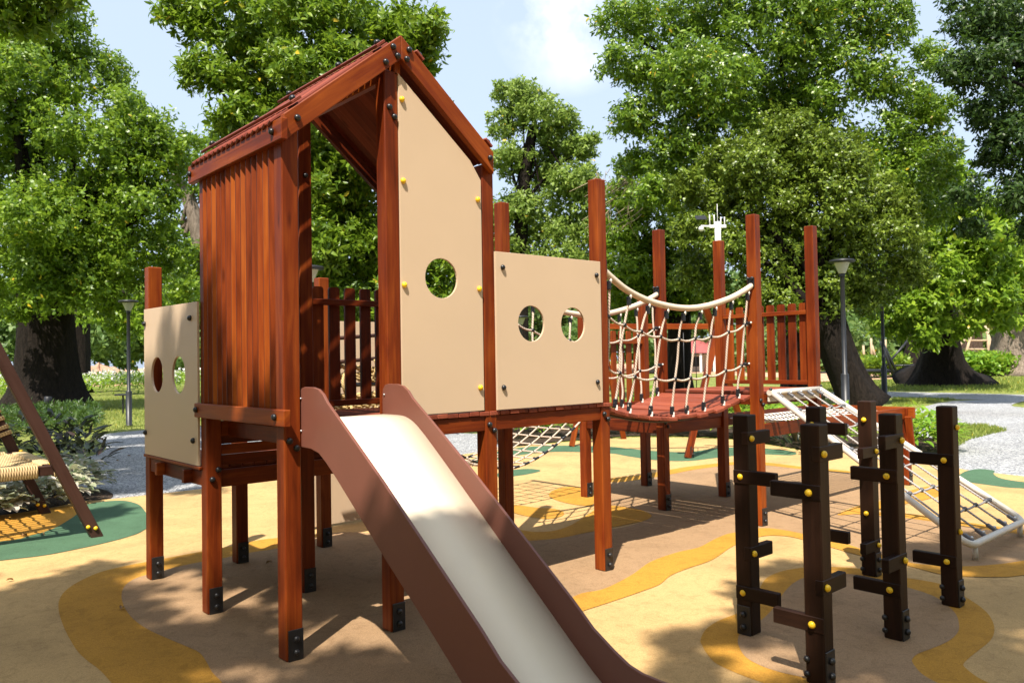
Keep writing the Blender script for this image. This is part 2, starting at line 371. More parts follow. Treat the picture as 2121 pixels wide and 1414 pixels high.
def polysheet(name, pts, z, mat, thick=0.0, res=6, smooth=True):
    """a flat sheet with a rounded outline (closed Catmull-Rom through pts)"""
    P = [np.array(p[:2], float) for p in pts]; n = len(P); Q = []
    if smooth:
        for i in range(n):
            a, b, c, d = P[i-1], P[i], P[(i+1) % n], P[(i+2) % n]
            for k in range(res):
                t = k/res; Q.append(.5*((2*b)+(-a+c)*t+(2*a-5*b+4*c-d)*t*t+(-a+3*b-3*c+d)*t**3))
    else: Q = P
    bm = bmesh.new(); vs_ = [bm.verts.new((q[0], q[1], z)) for q in Q]
    es = [bm.edges.new((vs_[i], vs_[(i+1) % len(vs_)])) for i in range(len(vs_))]
    bmesh.ops.triangle_fill(bm, use_beauty=True, use_dissolve=False, edges=es, normal=(0, 0, 1))
    for f in bm.faces:
        if f.normal.z < 0: f.normal_flip()
    me = bpy.data.meshes.new(name); bm.to_mesh(me); bm.free(); me.materials.append(mat)
    ob = bpy.data.objects.new(name, me); COL.objects.link(ob); tag(ob, kind='structure'); return ob
def holed(name, outer, holes, thick, tomap, mat, parent, bev=.0025):
    """plate from a 2-D outline with holes; tomap(a,b,t) gives the point in the park, t in 0..1 through the thickness"""
    bm = bmesh.new(); es = []
    def loop(pts):
        vv = [bm.verts.new((p[0], p[1], 0)) for p in pts]
        for i in range(len(vv)): es.append(bm.edges.new((vv[i], vv[(i+1) % len(vv)])))
    loop(outer)
    for h in holes: loop(h)
    bmesh.ops.triangle_fill(bm, use_beauty=True, use_dissolve=True, edges=es, normal=(0, 0, 1))
    r_ = bmesh.ops.extrude_face_region(bm, geom=list(bm.faces))
    for g in r_['geom']:
        if isinstance(g, bmesh.types.BMVert): g.co.z = thick
    bmesh.ops.recalc_face_normals(bm, faces=list(bm.faces))
    sharp = [e for e in bm.edges if len(e.link_faces) == 2 and e.calc_face_angle(0) > 1.0 and abs(e.verts[0].co.z-e.verts[1].co.z) < 1e-6]
    if bev: bmesh.ops.bevel(bm, geom=sharp, offset=bev, segments=2, affect='EDGES', profile=.6)
    for v in bm.verts: v.co = Vector(tomap(v.co.x, v.co.y, v.co.z))
    bmesh.ops.recalc_face_normals(bm, faces=list(bm.faces))
    me = bpy.data.meshes.new(name); bm.to_mesh(me); bm.free()
    me.materials.append(mat); ob = bpy.data.objects.new(name, me); COL.objects.link(ob)
    if parent is not None: par(ob, parent)
    return ob
def circ(c, r, n=36): return [(c[0]+r*math.cos(2*math.pi*i/n), c[1]+r*math.sin(2*math.pi*i/n)) for i in range(n)]
def spline(pts, res=8):
    P = [np.array(p, float) for p in pts]; n = len(P); Q = []
    for i in range(n-1):
        a, b, c, d = P[max(i-1, 0)], P[i], P[i+1], P[min(i+2, n-1)]
        for k in range(res):
            t = k/res; Q.append(.5*((2*b)+(-a+c)*t+(2*a-5*b+4*c-d)*t*t+(-a+3*b-3*c+d)*t**3))
    Q.append(P[-1]); return Q

# ------------------------------------------------------------------ the ground
def cen(px): return [gz(x, y) for x, y in px]
ground = polysheet('ground', [(-400, -400), (500, -400), (500, 500), (-400, 500)], -.03, MT['grass'], smooth=False)
# lawn soil and gravel lie a little below the rubber
gravel = polysheet('gravel_path', [(-14, 7.6), (-8, 6.9), (-2.2, 6.0), (.6, 6.0), (2.4, 5.6), (6.0, 6.2), (8.2, 7.6), (9.6, 8.2), (9, 10.5), (6.6, 13), (6.2, 17.2), (4.6, 17.6), (3.2, 16.6), (1.9, 12), (-3, 10.2), (-14, 12)], -.016, MT['gravel'])
g2 = polysheet('gravel_path', [gz(*p)[:2] for p in [(1905, 950), (1960, 935), (2010, 890), (2120, 872), (2160, 868), (2500, 862), (2500, 990), (2300, 995), (2121, 985), (2000, 970), (1930, 955)]], -.016, MT['gravel'])
g3 = polysheet('gravel_path', [gz(*p)[:2] for p in [(1850, 868), (1900, 845), (1975, 829), (2120, 826), (2100, 840), (2300, 850), (2500, 866), (2300, 890), (2120, 896), (2020, 908), (1950, 945), (1890, 930)]], -.020, MT['gravel'])
g4 = polysheet('gravel_path', [gz(*p)[:2] for p in [(1640, 813), (1840, 810), (2000, 813), (2121, 816), (2300, 822), (2300, 836), (2121, 828), (2000, 825), (1840, 822), (1640, 824)]], -.018, MT['gravel'], smooth=False)
RUB = [(-9, -9), (16, -14), (14, -5)] + [tuple(gz(*p)[:2]) for p in [(2300, 1000), (2121, 985), (2000, 972), (1940, 957), (1880, 945), (1760, 938), (1650, 930), (1530, 910), (1420, 905), (1300, 905), (1180, 914), (1060, 925)]] + [(4.6, 6.55), (2.89, 6.47), (1.9, 6.51), (1.05, 6.55), (.5, 6.62), (-.1, 6.3), (-.8, 6.05), (-3, 5.2), (-9, 4)]
polysheet('rubber_ground', RUB, -.004, MT['rub_yellow'], smooth=False)
zL = lambda x, y: (x/3.258, 980+y/3.258)
z2 = lambda x, y: (1040+x/2.752, 900+y/2.752)
z3 = lambda x, y: (1400+x/2.942, 1000+y/2.942)
z6 = lambda x, y: (1860+x/5.437, 900+y/5.437)
def marking(px, z, mat): return polysheet('ground_marking', [gz(*p)[:2] for p in px], z, mat)
# left: ochre ring and tan field under the tower
offL = [zL(x, y) for x, y in [(1900, 430), (1560, 488), (1300, 535), (1090, 575), (900, 610), (700, 655), (560, 712), (450, 780), (400, 850), (398, 930), (430, 1030), (470, 1110), (520, 1190), (580, 1250), (660, 1310), (720, 1370), (770, 1440), (800, 1560), (760, 1800)]]
tanedgeL = [zL(x, y) for x, y in [(760, 1800), (1560, 1800), (1560, 1500), (1500, 1408), (1430, 1335), (1395, 1270), (1345, 1205), (1250, 1160), (1130, 1110), (1000, 1050), (900, 980), (840, 900), (820, 820), (840, 760), (890, 718), (960, 690), (1090, 655), (1300, 605), (1480, 575), (1700, 530), (1900, 498)]]
ochre_low = [gz(*p)[:2] for p in offL + [zL(1560, 1800), zL(2300, 1800)]] + [(1.4, -.8), (2.2, .6), (2.3, 2.2)]
polysheet('ground_marking', ochre_low, -.0025, MT['rub_orange'])
tan = [gz(*p)[:2] for p in tanedgeL[2:]] + [tuple(p) for p in [(1.9, 2.75), (2.2, 1.9), (2.0, .9)]] + [gz(*p)[:2] for p in
      [(1130, 1255), (1196, 1232), (1243, 1221), (1273, 1209), (1313, 1187), (1349, 1162), (1403, 1143), (1447, 1133), (1476, 1118), (1501, 1107), (1522, 1102), (1577, 1093), (1624, 1097), (1665, 1105), (1726, 1116), (1784, 1136), (1869, 1160), (1910, 1168), (1995, 1172), (2063, 1168), (2121, 1160), (2300, 1130), (2300, 1118), (2121, 1103), (1990, 1086), (1867, 1069), (1740, 1061), (1800, 1040), (1870, 1020), (1850, 1005), (1752, 978), (1662, 971), (1584, 963), (1522, 962), (1440, 972), (1388, 982), (1330, 992), (1273, 998), (1230, 1018), (1190, 1034), (1215, 1042), (1290, 1048), (1335, 1058), (1348, 1068), (1330, 1080), (1290, 1091), (1220, 1102), (1150, 1114), (1104, 1117), (1060, 1118)]] + [tuple(p) for p in [(2.75, .4), (2.0, -.1), (1.2, -.9), (.6, -1.2), (.1, -2.2)]]
polysheet('ground_marking', tan, -.0010, MT['rub_tan'], res=4)
band = [(1190, 1234), (1243, 1221), (1273, 1209), (1313, 1187), (1349, 1162), (1403, 1143), (1447, 1133), (1476, 1118), (1501, 1107), (1522, 1102), (1577, 1093), (1624, 1097), (1665, 1105), (1726, 1116), (1784, 1136), (1869, 1160), (1910, 1168), (1995, 1172), (2063, 1168), (2121, 1160), (2300, 1130),
        (2300, 1160), (2121, 1190), (2063, 1194), (1995, 1193), (1951, 1189), (1876, 1170), (1784, 1150), (1726, 1134), (1665, 1117), (1624, 1109), (1577, 1110), (1522, 1128), (1476, 1158), (1425, 1176), (1389, 1191), (1367, 1209), (1331, 1223), (1273, 1243), (1214, 1262), (1130, 1290)]
polysheet('ground_marking', [gz(*p)[:2] for p in band], .0006, MT['rub_orange'], res=4)
# crescent and small ochre lobes beyond the right panel
marking([z2(*p) for p in [(60, 600), (300, 592), (500, 552), (700, 512), (810, 488), (852, 460), (800, 432), (700, 412), (600, 402), (540, 420), (480, 460), (400, 510), (300, 545), (180, 552), (60, 540)]], .0004, MT['rub_orange'])
marking([z2(*p) for p in [(520, 395), (440, 400), (330, 378), (268, 348), (290, 318), (360, 297), (450, 300), (520, 315)]], .0008, MT['rub_orange'])
marking([z2(*p) for p in [(60, 440), (180, 470), (270, 478), (340, 462), (350, 440), (300, 422), (200, 415), (60, 400)]], .0008, MT['rub_orange'])
marking([(1273, 998), (1330, 992), (1388, 982), (1440, 972), (1522, 962), (1584, 963), (1662, 971), (1752, 978), (1752, 974), (1662, 966), (1584, 957), (1522, 956), (1440, 964), (1388, 972), (1330, 983), (1265, 990)], .0004, MT['rub_orange'])
marking([(1735, 1066), (1800, 1060), (1870, 1044), (1932, 1030), (1975, 1014), (1935, 1006), (1890, 1014), (1830, 1035), (1770, 1050)], .0006, MT['rub_orange'])
marking([(1740, 1061), (1867, 1071), (1990, 1088), (2121, 1106), (2300, 1120), (2300, 1112), (2121, 1097), (1990, 1079), (1867, 1062)], .0004, MT['rub_orange'])
# round ochre pool with tan centre under the climbing posts
ring = [z3(*p) for p in [(150, 950), (160, 985), (185, 1030), (240, 1090), (340, 1140), (440, 1180), (540, 1215), (700, 1270), (1000, 1340), (1500, 1360), (2050, 1330), (2080, 1270), (1960, 1232), (1850, 1185), (1775, 1130), (1752, 1100), (1785, 1062), (1850, 1010), (1915, 955), (1940, 900), (1930, 840), (1890, 780), (1800, 712), (1640, 622), (1520, 592), (1390, 572), (1220, 535), (1100, 516), (960, 508), (800, 510), (660, 530), (560, 570), (520, 620), (480, 700), (380, 785), (270, 830), (185, 885)]]
marking(ring, -.0022, MT['rub_orange'])
inner = [z3(*p) for p in [(378, 945), (388, 1000), (430, 1060), (520, 1110), (640, 1150), (780, 1182), (1000, 1240), (1300, 1290), (1650, 1280), (1700, 1250), (1600, 1216), (1500, 1160), (1448, 1100), (1440, 1070), (1475, 1037), (1560, 1005), (1660, 960), (1715, 910), (1725, 860), (1705, 795), (1640, 732), (1560, 682), (1400, 630), (1220, 580), (1100, 556), (960, 550), (800, 570), (725, 602), (680, 640), (640, 690), (585, 770), (515, 835), (410, 895)]]
marking(inner, -.0008, MT['rub_tan'])
# green
gl = [(0-200, 1185), (0, 1160), (92, 1149), (160, 1136), (215, 1124), (261, 1112), (293, 1100), (312, 1081), (293, 1049), (276, 1040), (252, 1036), (215, 1038), (160, 1052), (120, 1068), (60, 1085), (0, 1094), (-200, 1120)]
marking([(-200, 1125), (0, 1121), (61, 1109), (110, 1094), (144, 1075), (160, 1063), (172, 1046), (100, 1052), (0, 1066), (-200, 1085)], -.0024, MT['rub_orange'])
marking([(-250, 1190), (0, 1160), (92, 1149), (160, 1136), (215, 1124), (261, 1112), (293, 1100), (312, 1081), (293, 1049), (276, 1040), (252, 1036), (215, 1038), (175, 1046), (160, 1063), (144, 1075), (110, 1094), (61, 1109), (0, 1121), (-250, 1140)], .0004, MT['rub_green'])
marking([(980, 950), (1062, 928), (1150, 922), (1258, 924), (1300, 928), (1356, 933), (1424, 935), (1488, 927), (1560, 926), (1640, 934), (1640, 942), (1560, 940), (1488, 947), (1424, 954), (1356, 952), (1300, 944), (1258, 938), (1150, 935), (1062, 944), (1000, 960)], -.0024, MT['rub_green'])
marking([(1040, 992), (1062, 986), (1095, 981), (1120, 974), (1100, 970), (1062, 972), (1030, 980)], -.0024, MT['rub_green'])
marking([z6(*p) for p in [(668, 470), (700, 442), (770, 405), (920, 382), (1080, 400), (1075, 435), (1130, 475), (1250, 505), (1419, 528), (1700, 560), (1700, 640), (1419, 602), (1250, 592), (1000, 560), (780, 525)]], -.0024, MT['rub_green'])
marking([(1060, 1117), (1180, 1108), (1300, 1098), (1345, 1140), (1330, 1178), (1273, 1207), (1215, 1226), (1150, 1250), (1060, 1262), (980, 1200)], -.0004, MT['rub_tan'])
# sand and soil beyond
polysheet('sandy_ground', [gz(*p)[:2] for p in [(-900, 800), (1000, 775), (1420, 772), (1690, 785), (1700, 768), (1500, 752), (600, 758), (-900, 782)]], -.014, MT['sand'], smooth=False)
polysheet('sandy_ground', [gz(*p)[:2] for p in [(1690, 790), (1800, 786), (1900, 781), (2300, 766), (2300, 752), (1690, 765)]], -.012, MT['sand'], smooth=False)
polysheet('planting_bed', [(-6, 5.0), (-1.0, 6.02), (-.2, 6.28), (.45, 6.66), (.9, 6.7), (1.0, 7.6), (.6, 9), (1.0, 12), (-2, 13), (-8, 9)], -.010, MT['soil'])
polysheet('planting_bed', [gz(*p)[:2] for p in [(1040, 920), (1180, 910), (1300, 901), (1420, 901), (1530, 906), (1650, 926), (1760, 934), (1880, 941), (1960, 940), (1930, 905), (1760, 893), (1600, 885), (1400, 878), (1200, 878), (1000, 890)]], -.010, MT['soil'])

# ------------------------------------------------------------------ small fittings shared by meshes
_cap = {}
def cap(p, axis, parent, mat='black', r=.0195, name='bolt_cap'):
    k = (axis, mat, r)
    if k not in _cap:
        b = MB(); b.dome((0, 0, 0), axis, r); o = b.build(name, MT[mat]); _cap[k] = o.data; bpy.data.objects.remove(o)
    o = bpy.data.objects.new(name, _cap[k]); COL.objects.link(o); o.location = tuple(p); par(o, parent); return o
U_, V_ = (-1, 0, 0), (0, -1, 0)

# ------------------------------------------------------------------ the play structure
PS = empty('play_structure', (0, 0, 0))
tag(PS, 'red timber playhouse tower with slide, rope bridge, beige panels and second open tower', 'climbing frame')
PW = .1
def bracket(u, v, parent, face='v'):
    b = MB()
    if face == 'v':
        b.box((u+.055, v-.004, .084), (.088, .008, .168), bev=.003)
        for z in (.045, .118): b.dome((u+.055, v-.008, z), (0, -1, 0), .0175)
    return b.build('foot_bracket', MT['blackmetal'], parent)
def post(u, v, z, z0=0.0, br=True, caps=(), size=PW):
    b = MB(); b.box((u+size/2, v+size/2, (z+z0)/2), (size, size, z-z0), bev=.006, tone=random.uniform(-.03, .09))
    p = b.build('post', MT['wood'], PS, (u, v, z0))
    if br: bracket(u, v, p)
    for (a, cu, cv, cz) in caps: cap((cu, cv, cz), a, p)
    return p
def two(u, v, z): return [(V_, u+.03, v, z), (V_, u+.072, v, z-.042)]
C1, C2, C3 = .673, 1.44, 2.595
D1, D2, D3 = 0.0, 1.13, 2.285
post(0, 0, 2.985, caps=two(0, 0, 1.20))
post(C1, 0, 3.42, caps=[(V_, C1+.035, 0, 3.19), (V_, C1+.07, 0, 3.135)])
post(C2, 0, 2.95, caps=two(C2, 0, 1.195))
post(C3, 0, 3.02, caps=two(C3, 0, 1.20))
post(0, D2, 2.985, caps=[(V_, .075, D2, .935), (V_, .035, D2, .875)])
post(C1, D2, 3.42, caps=[(V_, C1+.03, D2, 1.13), (V_, C1+.07, D2, 1.09), (V_, C1+.05, D2, 2.98)])
post(C2, D2, 2.95, caps=two(C2, D2, 1.12))
post(C3, D2, 3.02, caps=two(C3, D2, 1.12))
post(0, D3, 2.39)
post(C1, D3, 1.0); post(C2, D3, 2.39); post(C3, D3, 1.6)
E1, E2 = 4.845, 5.985
post(E1, 0, 2.995, caps=two(E1, 0, 1.20)); post(E1, 1.135, 3.0, caps=two(E1, 1.135, .93)); post(E2, 0, 3.0); post(E2, 1.14, 2.985)
post(4.88, 2.3, 2.37); post(6.0, 2.3, 2.37)
def beam(p0, p1, w, h, caps=(), mat='wood', up=(0, 0, 1), name='beam', bev=.004):
    b = MB(); b.bar(p0, p1, w, h, up, bev); o = b.build(name, MT[mat], PS, p0)
    for (a, c) in caps: cap(c, a, o)
    return o
# left wall: bottom and top boards with slats between
beam((-.021, -.085, 1.33), (-.021, 1.235, 1.33), .04, .092, [(U_, (-.042, .02, 1.335)), (U_, (-.042, 1.19, 1.335))])
beam((-.021, -.085, 2.905), (-.021, 1.315, 2.905), .04, .118, [(U_, (-.042, .02, 2.905)), (U_, (-.042, 1.27, 2.905))])
b = MB(); ang0 = R(-43)
for i in range(14):
    v = .115 + i*.0765; ang = ang0+random.uniform(-.10, .10)
    A = ((math.sin(ang), math.cos(ang), 0), (-math.cos(ang), math.sin(ang), 0), (0, 0, 1))
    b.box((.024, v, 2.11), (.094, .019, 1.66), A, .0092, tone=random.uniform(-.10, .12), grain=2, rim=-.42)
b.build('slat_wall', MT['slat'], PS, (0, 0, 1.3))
# rafters: two gable frames
AP = (.772, 3.56); EV = .04; SL = math.atan2(3.565-2.93, .772-.0)
cs, sn = math.cos(SL), math.sin(SL)
RL = 1.0
def rafter(v, sgn, caps):
    tn = math.tan(SL); hv = .0575/cs; ue = .778 if sgn < 0 else .735
    poly = [(.772, 3.563+hv), (.772, 3.563-hv), (.772+sgn*ue, 3.563-ue*tn-hv), (.772+sgn*ue, 3.563-ue*tn+hv)]
    b = MB(); b.prism(poly, v-.0225, v+.0225, (sgn*cs, -sn)); o = b.build('rafter', MT['wood'], PS, (.772+sgn*.4, v, 3.25))
    bv = o.modifiers.new('edge', 'BEVEL'); bv.width = .004; bv.segments = 1
    for t, k in caps: cap((.772+sgn*t+sgn*sn*k, v-.0225, 3.563-t*tn+cs*k), V_, o)
    return o
rafter(-.0255, -1, [(.70, 0.0), (.13, -.02), (.045, .028), (.05, -.03)])
rafter(-.0255, 1, [(.70, 0.0), (.035, .03), (.055, -.03)])
rafter(1.255, -1, []); rafter(1.255, 1, [])
beam((1.475, .105, 2.895), (1.475, 1.13, 2.895), .04, .10)
beam((.772, .0, 3.45), (.772, 1.23, 3.45), .045, .10, name='ridge_beam')
for sgn in (-1, 1):
    b = MB(); n_ = np.array([sgn*sn, 0, cs]); d_ = np.array([sgn*cs, 0, -sn])
    tilt = R(15)
    for i in range(17):
        v = .045 + i*.073
        c = np.array([.772, v, 3.563]) + d_*(.525 if sgn < 0 else .49) + n_*.052
        V3 = np.array([0, 1, 0]); wv = V3*math.cos(tilt) - n_*math.sin(tilt)
        hv = np.cross(d_, wv)
        b.box(c, (1.0 if sgn < 0 else .93, .064, .016), (d_, wv, hv), .003, grain=0)
    o = b.build('roof_slope', MT['roof'], PS, (.772, 0, 3.5))
    for t in (.06, .78):
        b = MB(); c0 = np.array([.772, -.045, 3.563]) + d_*(t+.06) + n_*.083; c1 = c0.copy(); c1[1] = 1.30
        b.bar(c0, c1, .075, .018, n_, .003); bt = b.build('batten', MT['roof'], o)
        for q in (.03, .5, 1.2): cap(tuple(c0 + np.array([0, q, 0]) + n_*.009), tuple(float(x) for x in n_), bt)
# panels
def fpanel(outer, holes, u0, v0, caps, mat, label=None, cc='black', back=None):
    o = holed('panel', outer, holes, .016, lambda a, c, t: (a, v0+t, c), MT[mat], PS)
    for (a, c) in caps: cap((a, v0-.001, c), V_, o, cc, .0185)
    if label: o['label'] = label
    return o
fpanel([(.774, 1.292), (1.425, 1.292), (1.425, 2.835), (1.338, 2.955), (.774, 3.412)], [circ((1.085, 2.157), .128)], 0, -.006,
       [(.795, 3.253), (.797, 2.745), (.795, 2.10), (1.392, 2.702), (1.394, 2.104), (1.390, 1.446), (.797, 1.446)], 'beige', 'tall beige gable panel with one round hole and yellow bolt caps', 'yellow')
fpanel([(1.528, 1.29), (2.592, 1.29), (2.592, 2.37), (1.528, 2.365)], [circ((1.855, 1.88), .126), circ((2.279, 1.88), .126)], 0, -.022,
       [(1.59, 2.259), (2.54, 2.262), (1.582, 1.44), (2.53, 1.448)], 'beige', 'square beige panel with two round holes and black bolt caps')
o = holed('panel', [(1.222, .962), (2.33, .958), (2.33, 2.062), (1.222, 2.05)], [circ((2.033, 1.562), .13), circ((1.581, 1.562), .13)], .016,
          lambda a, c, t: (-.022+t, a, c), MT['beige'], PS)
o['label'] = 'beige side panel with two round holes on the low platform'
for (a, c) in [(2.30, 1.95), (1.34, 1.945), (2.29, 1.123), (1.295, 1.124)]: cap((-.023, a, c), U_, o)
beam((-.01, 1.20, .945), (-.01, 2.36, .945), .024, .022, name='trim_board')
# upper deck, lower decks
def deck(name, u0, u1, v0, v1, z, wd=.088, gap=.006, th=.028):
    b = MB(); u = u0; 
    while u + wd <= u1 + .02:
        b.box((u+wd/2, (v0+v1)/2, z-th/2+random.uniform(-.002, .002)), (wd-gap, v1-v0+random.uniform(-.01, .01), th), bev=.003); u += wd
    return b.build(name, MT['deck'], PS, (u0, v0, z))
deck('deck', .11, .66, .105, 1.12, 1.285); deck('deck', C1+.01, 2.69, -.008, 1.12, 1.285)
deck('deck', .02, 1.52, 1.24, 2.27, .955); deck('deck', E1+.02, 6.06, .004, 1.125, 1.285); deck('deck', 4.90, 6.08, 1.24, 2.28, .955)
# structural beams
beam((C1+.1, .03, 1.205), (C2, .03, 1.205), .045, .1); beam((C2+.1, .03, 1.205), (C3, .03, 1.205), .045, .1)
beam((.1, .03, 1.205), (C1, .03, 1.205), .045, .1)
for u in (.16, C1+.05, C2+.05, C3+.05, 1.05, 2.05, .36): beam((u, .11, 1.203), (u, 1.12, 1.203), .04, .1)
for (u0, u1) in ((.1, C1), (C1+.1, C2), (C2+.1, C3)): beam((u0, D2+.03, 1.205), (u1, D2+.03, 1.205), .045, .1)
for (u0, u1) in ((.1, C1), (C1+.1, C2)):
    beam((u0, D2+.085, .865), (u1, D2+.085, .865), .04, .115); beam((u0, D3+.03, .865), (u1, D3+.03, .865), .04, .115)
    for k, z in enumerate((.99, 1.06, 1.13)): beam((u0-.05, D2+.065, z), (u1+.05, D2+.065, z), .02, .065, name='riser_board')
for u in (.03, .4, C1+.05, 1.1, C2+.05): beam((u, D2+.11, .875), (u, D3, .875), .045, .1)
beam((-.05, D2+.3, .875), (1.0, D2+.3, .875), .045, .09); beam((-.05, D3-.3, .875), (1.0, D3-.3, .875), .045, .09)
beam((E1+.1, .03, 1.205), (E2, .03, 1.205), .045, .1); beam((E1+.05, .1, 1.205), (E1+.05, 1.13, 1.205), .045, .1); beam((E2+.05, .1, 1.205), (E2+.05, 1.13, 1.205), .045, .1)
beam((E1+.1, 1.19, .865), (E2, 1.19, .865), .045, .12); beam((E1+.04, 1.235, .875), (4.92, 2.3, .875), .045, .13); beam((E2+.06, 1.235, .875), (E2+.06, 2.3, .875), .045, .13)
beam((E1+.1, .05, .90), (E2, .05, .90), .045, .13); beam((5.0, 2.34, .875), (6.0, 2.34, .875), .045, .13)
for z in (.965, 1.035, 1.105, 1.175): beam((E1+.1, 1.165, z), (E2, 1.165, z), .02, .065, name='riser_board')
beam((4.92, 2.4, .89), (4.92, 3.45, .89), .05, .08); beam((C3+.05, 2.38, .89), (C3+.05, 3.45, .89), .05, .08)
beam((C2+.1, D3+.05, .89), (C3, D3+.05, .89), .05, .1)
# picket railings
def railing(p0, p1, z0, z1, n, lo, hi, nrm, pw=.088, caps=()):
    p0 = np.array(p0, float); p1 = np.array(p1, float); d = (p1-p0)/np.linalg.norm(p1-p0); nv = np.array(nrm, float)
    b = MB(); b.bar((*p0, hi), (*p1, hi), .04, .045)
    o = b.build('railing', MT['wood'], PS, (*p0, hi)); b = MB(); b.bar((*p0, lo), (*p1, lo), .04, .045); b.build('rail', MT['wood'], o, (*p0, lo)); L = np.linalg.norm(p1-p0)
    A0 = None
    for i in range(n):
        s_ = (i+.5)/n*L; c = np.array([*(p0+d*s_), 0]) - np.array([nv[0], nv[1], 0])*.031
        q = MB(); h = z1-z0; r_ = .02
        prof = [(-pw/2, 0), (pw/2, 0), (pw/2, h-r_), (pw/2-r_*.3, h-r_*.3), (pw/2-r_, h), (-pw/2+r_, h), (-pw/2+r_*.3, h-r_*.3), (-pw/2, h-r_)]
        base = 0; tn = random.uniform(-.12, .12); ou = random.uniform(0, 30)
        for t in (-.0105, .0105):
            for (a, z) in prof: q.v.append((c[0]+d[0]*a+nv[0]*t, c[1]+d[1]*a+nv[1]*t, z0+z))
        k = len(prof); uvf = [(z+ou, a+ou) for a, z in prof]
        q.face(range(k), uvf, False, tn); q.face([k+j for j in range(k)][::-1], uvf[::-1], False, tn)
        for j in range(k):
            j2 = (j+1) % k; q.face((j, j2, k+j2, k+j)[::-1], [uvf[j], uvf[j2], uvf[j2], uvf[j]], False, tn)
        q.build('picket', MT['wood'], o, (c[0], c[1], z0))
    return o
railing((C1+.1, D2+.026), (C2, D2+.026), 1.33, 2.19, 5, 1.33, 2.075, (0, -1))
railing((.1, D2+.026), (C1, D2+.026), 1.33, 2.19, 4, 1.33, 2.075, (0, -1))
railing((E2+.04, .1), (E2+.04, 1.14), 1.34, 2.19, 8, 1.335, 2.085, (-1, 0))
railing((4.98, 2.34), (6.0, 2.34), 1.02, 1.97, 7, 1.06, 1.83, (0, -1), .085)
# slide
su0, su1 = .115, .660
sp = [(.03, 1.43), (.022, 1.465), (0, 1.488), (-.03, 1.495), (-.13, 1.495), (-.19, 1.485), (-.24, 1.458), (-.285, 1.415), (-.47, 1.29), (-.82, 1.05), (-1.22, .758), (-1.54, .525), (-1.66, .428), (-1.78, .360), (-1.86, .322), (-1.93, .306), (-2.03, .302), (-2.2, .302), (-2.38, .30), (-2.45, .275), (-2.48, .21), (-2.48, .02),
      (-1.9, .02), (-1.76, .035), (-1.66, .085), (-1.37, .305), (-1.11, .495), (-.83, .69), (-.57, .882), (-.36, 1.035), (-.27, 1.095), (-.19, 1.14), (-.10, 1.158), (.03, 1.16)]
ch = [(.03, 1.312), (-.16, 1.312), (-.24, 1.300), (-.31, 1.272), (-.38, 1.228), (-.47, 1.163), (-.72, .972), (-1.21, .588), (-1.55, .322), (-1.70, .213), (-1.82, .145), (-1.95, .105), (-2.1, .092), (-2.48, .088)]
chs = spline(ch, 4)
b = MB(); k = len(chs)
for i, (v, z) in enumerate(chs):
    j = min(max(i, 1), k-2); t = np.array(chs[j+1])-np.array(chs[j-1]); t /= np.linalg.norm(t); nn = np.array([t[1], -t[0]])
    if nn[1] > 0: nn = -nn
    for (a, e) in ((su0+.008, 0), (su1-.008, 0), (su1-.008, .02), (su0+.008, .02)): b.v.append((a, v+nn[0]*e, z+nn[1]*e))
for i in range(k-1):
    for q in range(4):
        q2 = (q+1) % 4; b.face((i*4+q, i*4+q2, i*4+4+q2, i*4+4+q), None, q == 0)
b.face((3, 2, 1, 0)); b.face([(k-1)*4+q for q in range(4)])
slide = b.build('slide', MT['chute'], PS, (.39, 0, 1.3))
for s_, u in ((-1, su0-.009), (1, su1-.009)):
    o = holed('side_panel', sp, [], .018, lambda a, c, t, u=u: (u+t, a, c), MT['slidebrown'], slide, .004)
    for p in o.data.polygons: p.use_smooth = False
    bb = MB()
    for (v, z) in ((0.005, 1.43), (.005, 1.25)): bb.dome((u-.001, v, z), U_, .007, 8)
    bb.build('screw', MT['steel'], slide)
# rope bridge
def join_or_split(lst, split, mats, net, name='rope_connector'):
    # connectors near the viewer are parts of their own; the far, tiny ones go in one mesh
    if split:
        for m_ in lst: m_.build(name, mats, net, np.mean(np.array(m_.v), axis=0))
    else:
        J = MB()
        for m_ in lst:
            b0 = len(J.v); J.v += m_.v; J.f += [tuple(i+b0 for i in f) for f in m_.f]; J.uv += m_.uv; J.sm += m_.sm; J.tone += m_.tone; J.mi += m_.mi
        tag(J.build(name, mats, net, J.v[0]), kind='stuff')
def sag(u): return 1.272 - .158*(1-((u-3.77)/1.08)**2)
b = MB(); n_ = 15
for i in range(n_):
    u = 2.715 + i*(2.11/n_) + .07; sl = (sag(u+.05)-sag(u-.05))/.1; a = math.atan(sl)
    A = ((math.cos(a), 0, math.sin(a)), (0, 1, 0), (-math.sin(a), 0, math.cos(a)))
    b.box((u, .615+random.uniform(-.022, .022), sag(u)-.018+random.uniform(-.011, .009)), (.133, 1.06, .034), ((math.cos(a+random.uniform(-.08,.08)), 0, math.sin(a)), (0, 1, 0), (-math.sin(a), 0, math.cos(a))), .006, grain=1)
bridge = b.build('bridge_deck', MT['deck'], PS, (2.7, 0, 1.1))
b = MB()
for vv in (.2, 1.03):
    b.tube([(u, vv, sag(u)-.048) for u in np.linspace(2.7, 4.84, 30)], .012, 6)
b.build('chain', MT['blackmetal'], bridge)
hr = [(2.70, 2.325), (2.80, 2.265), (3.0, 2.17), (3.31, 2.09), (3.71, 2.053), (4.07, 2.08), (4.46, 2.165), (4.70, 2.245), (4.85, 2.305)]
tops = [2.77, 3.01, 3.25, 3.50, 3.74, 3.99, 4.22, 4.49, 4.77]
bots = [2.80, 2.91, 3.08, 3.36, 3.66, 3.87, 4.13, 4.44, 4.70]
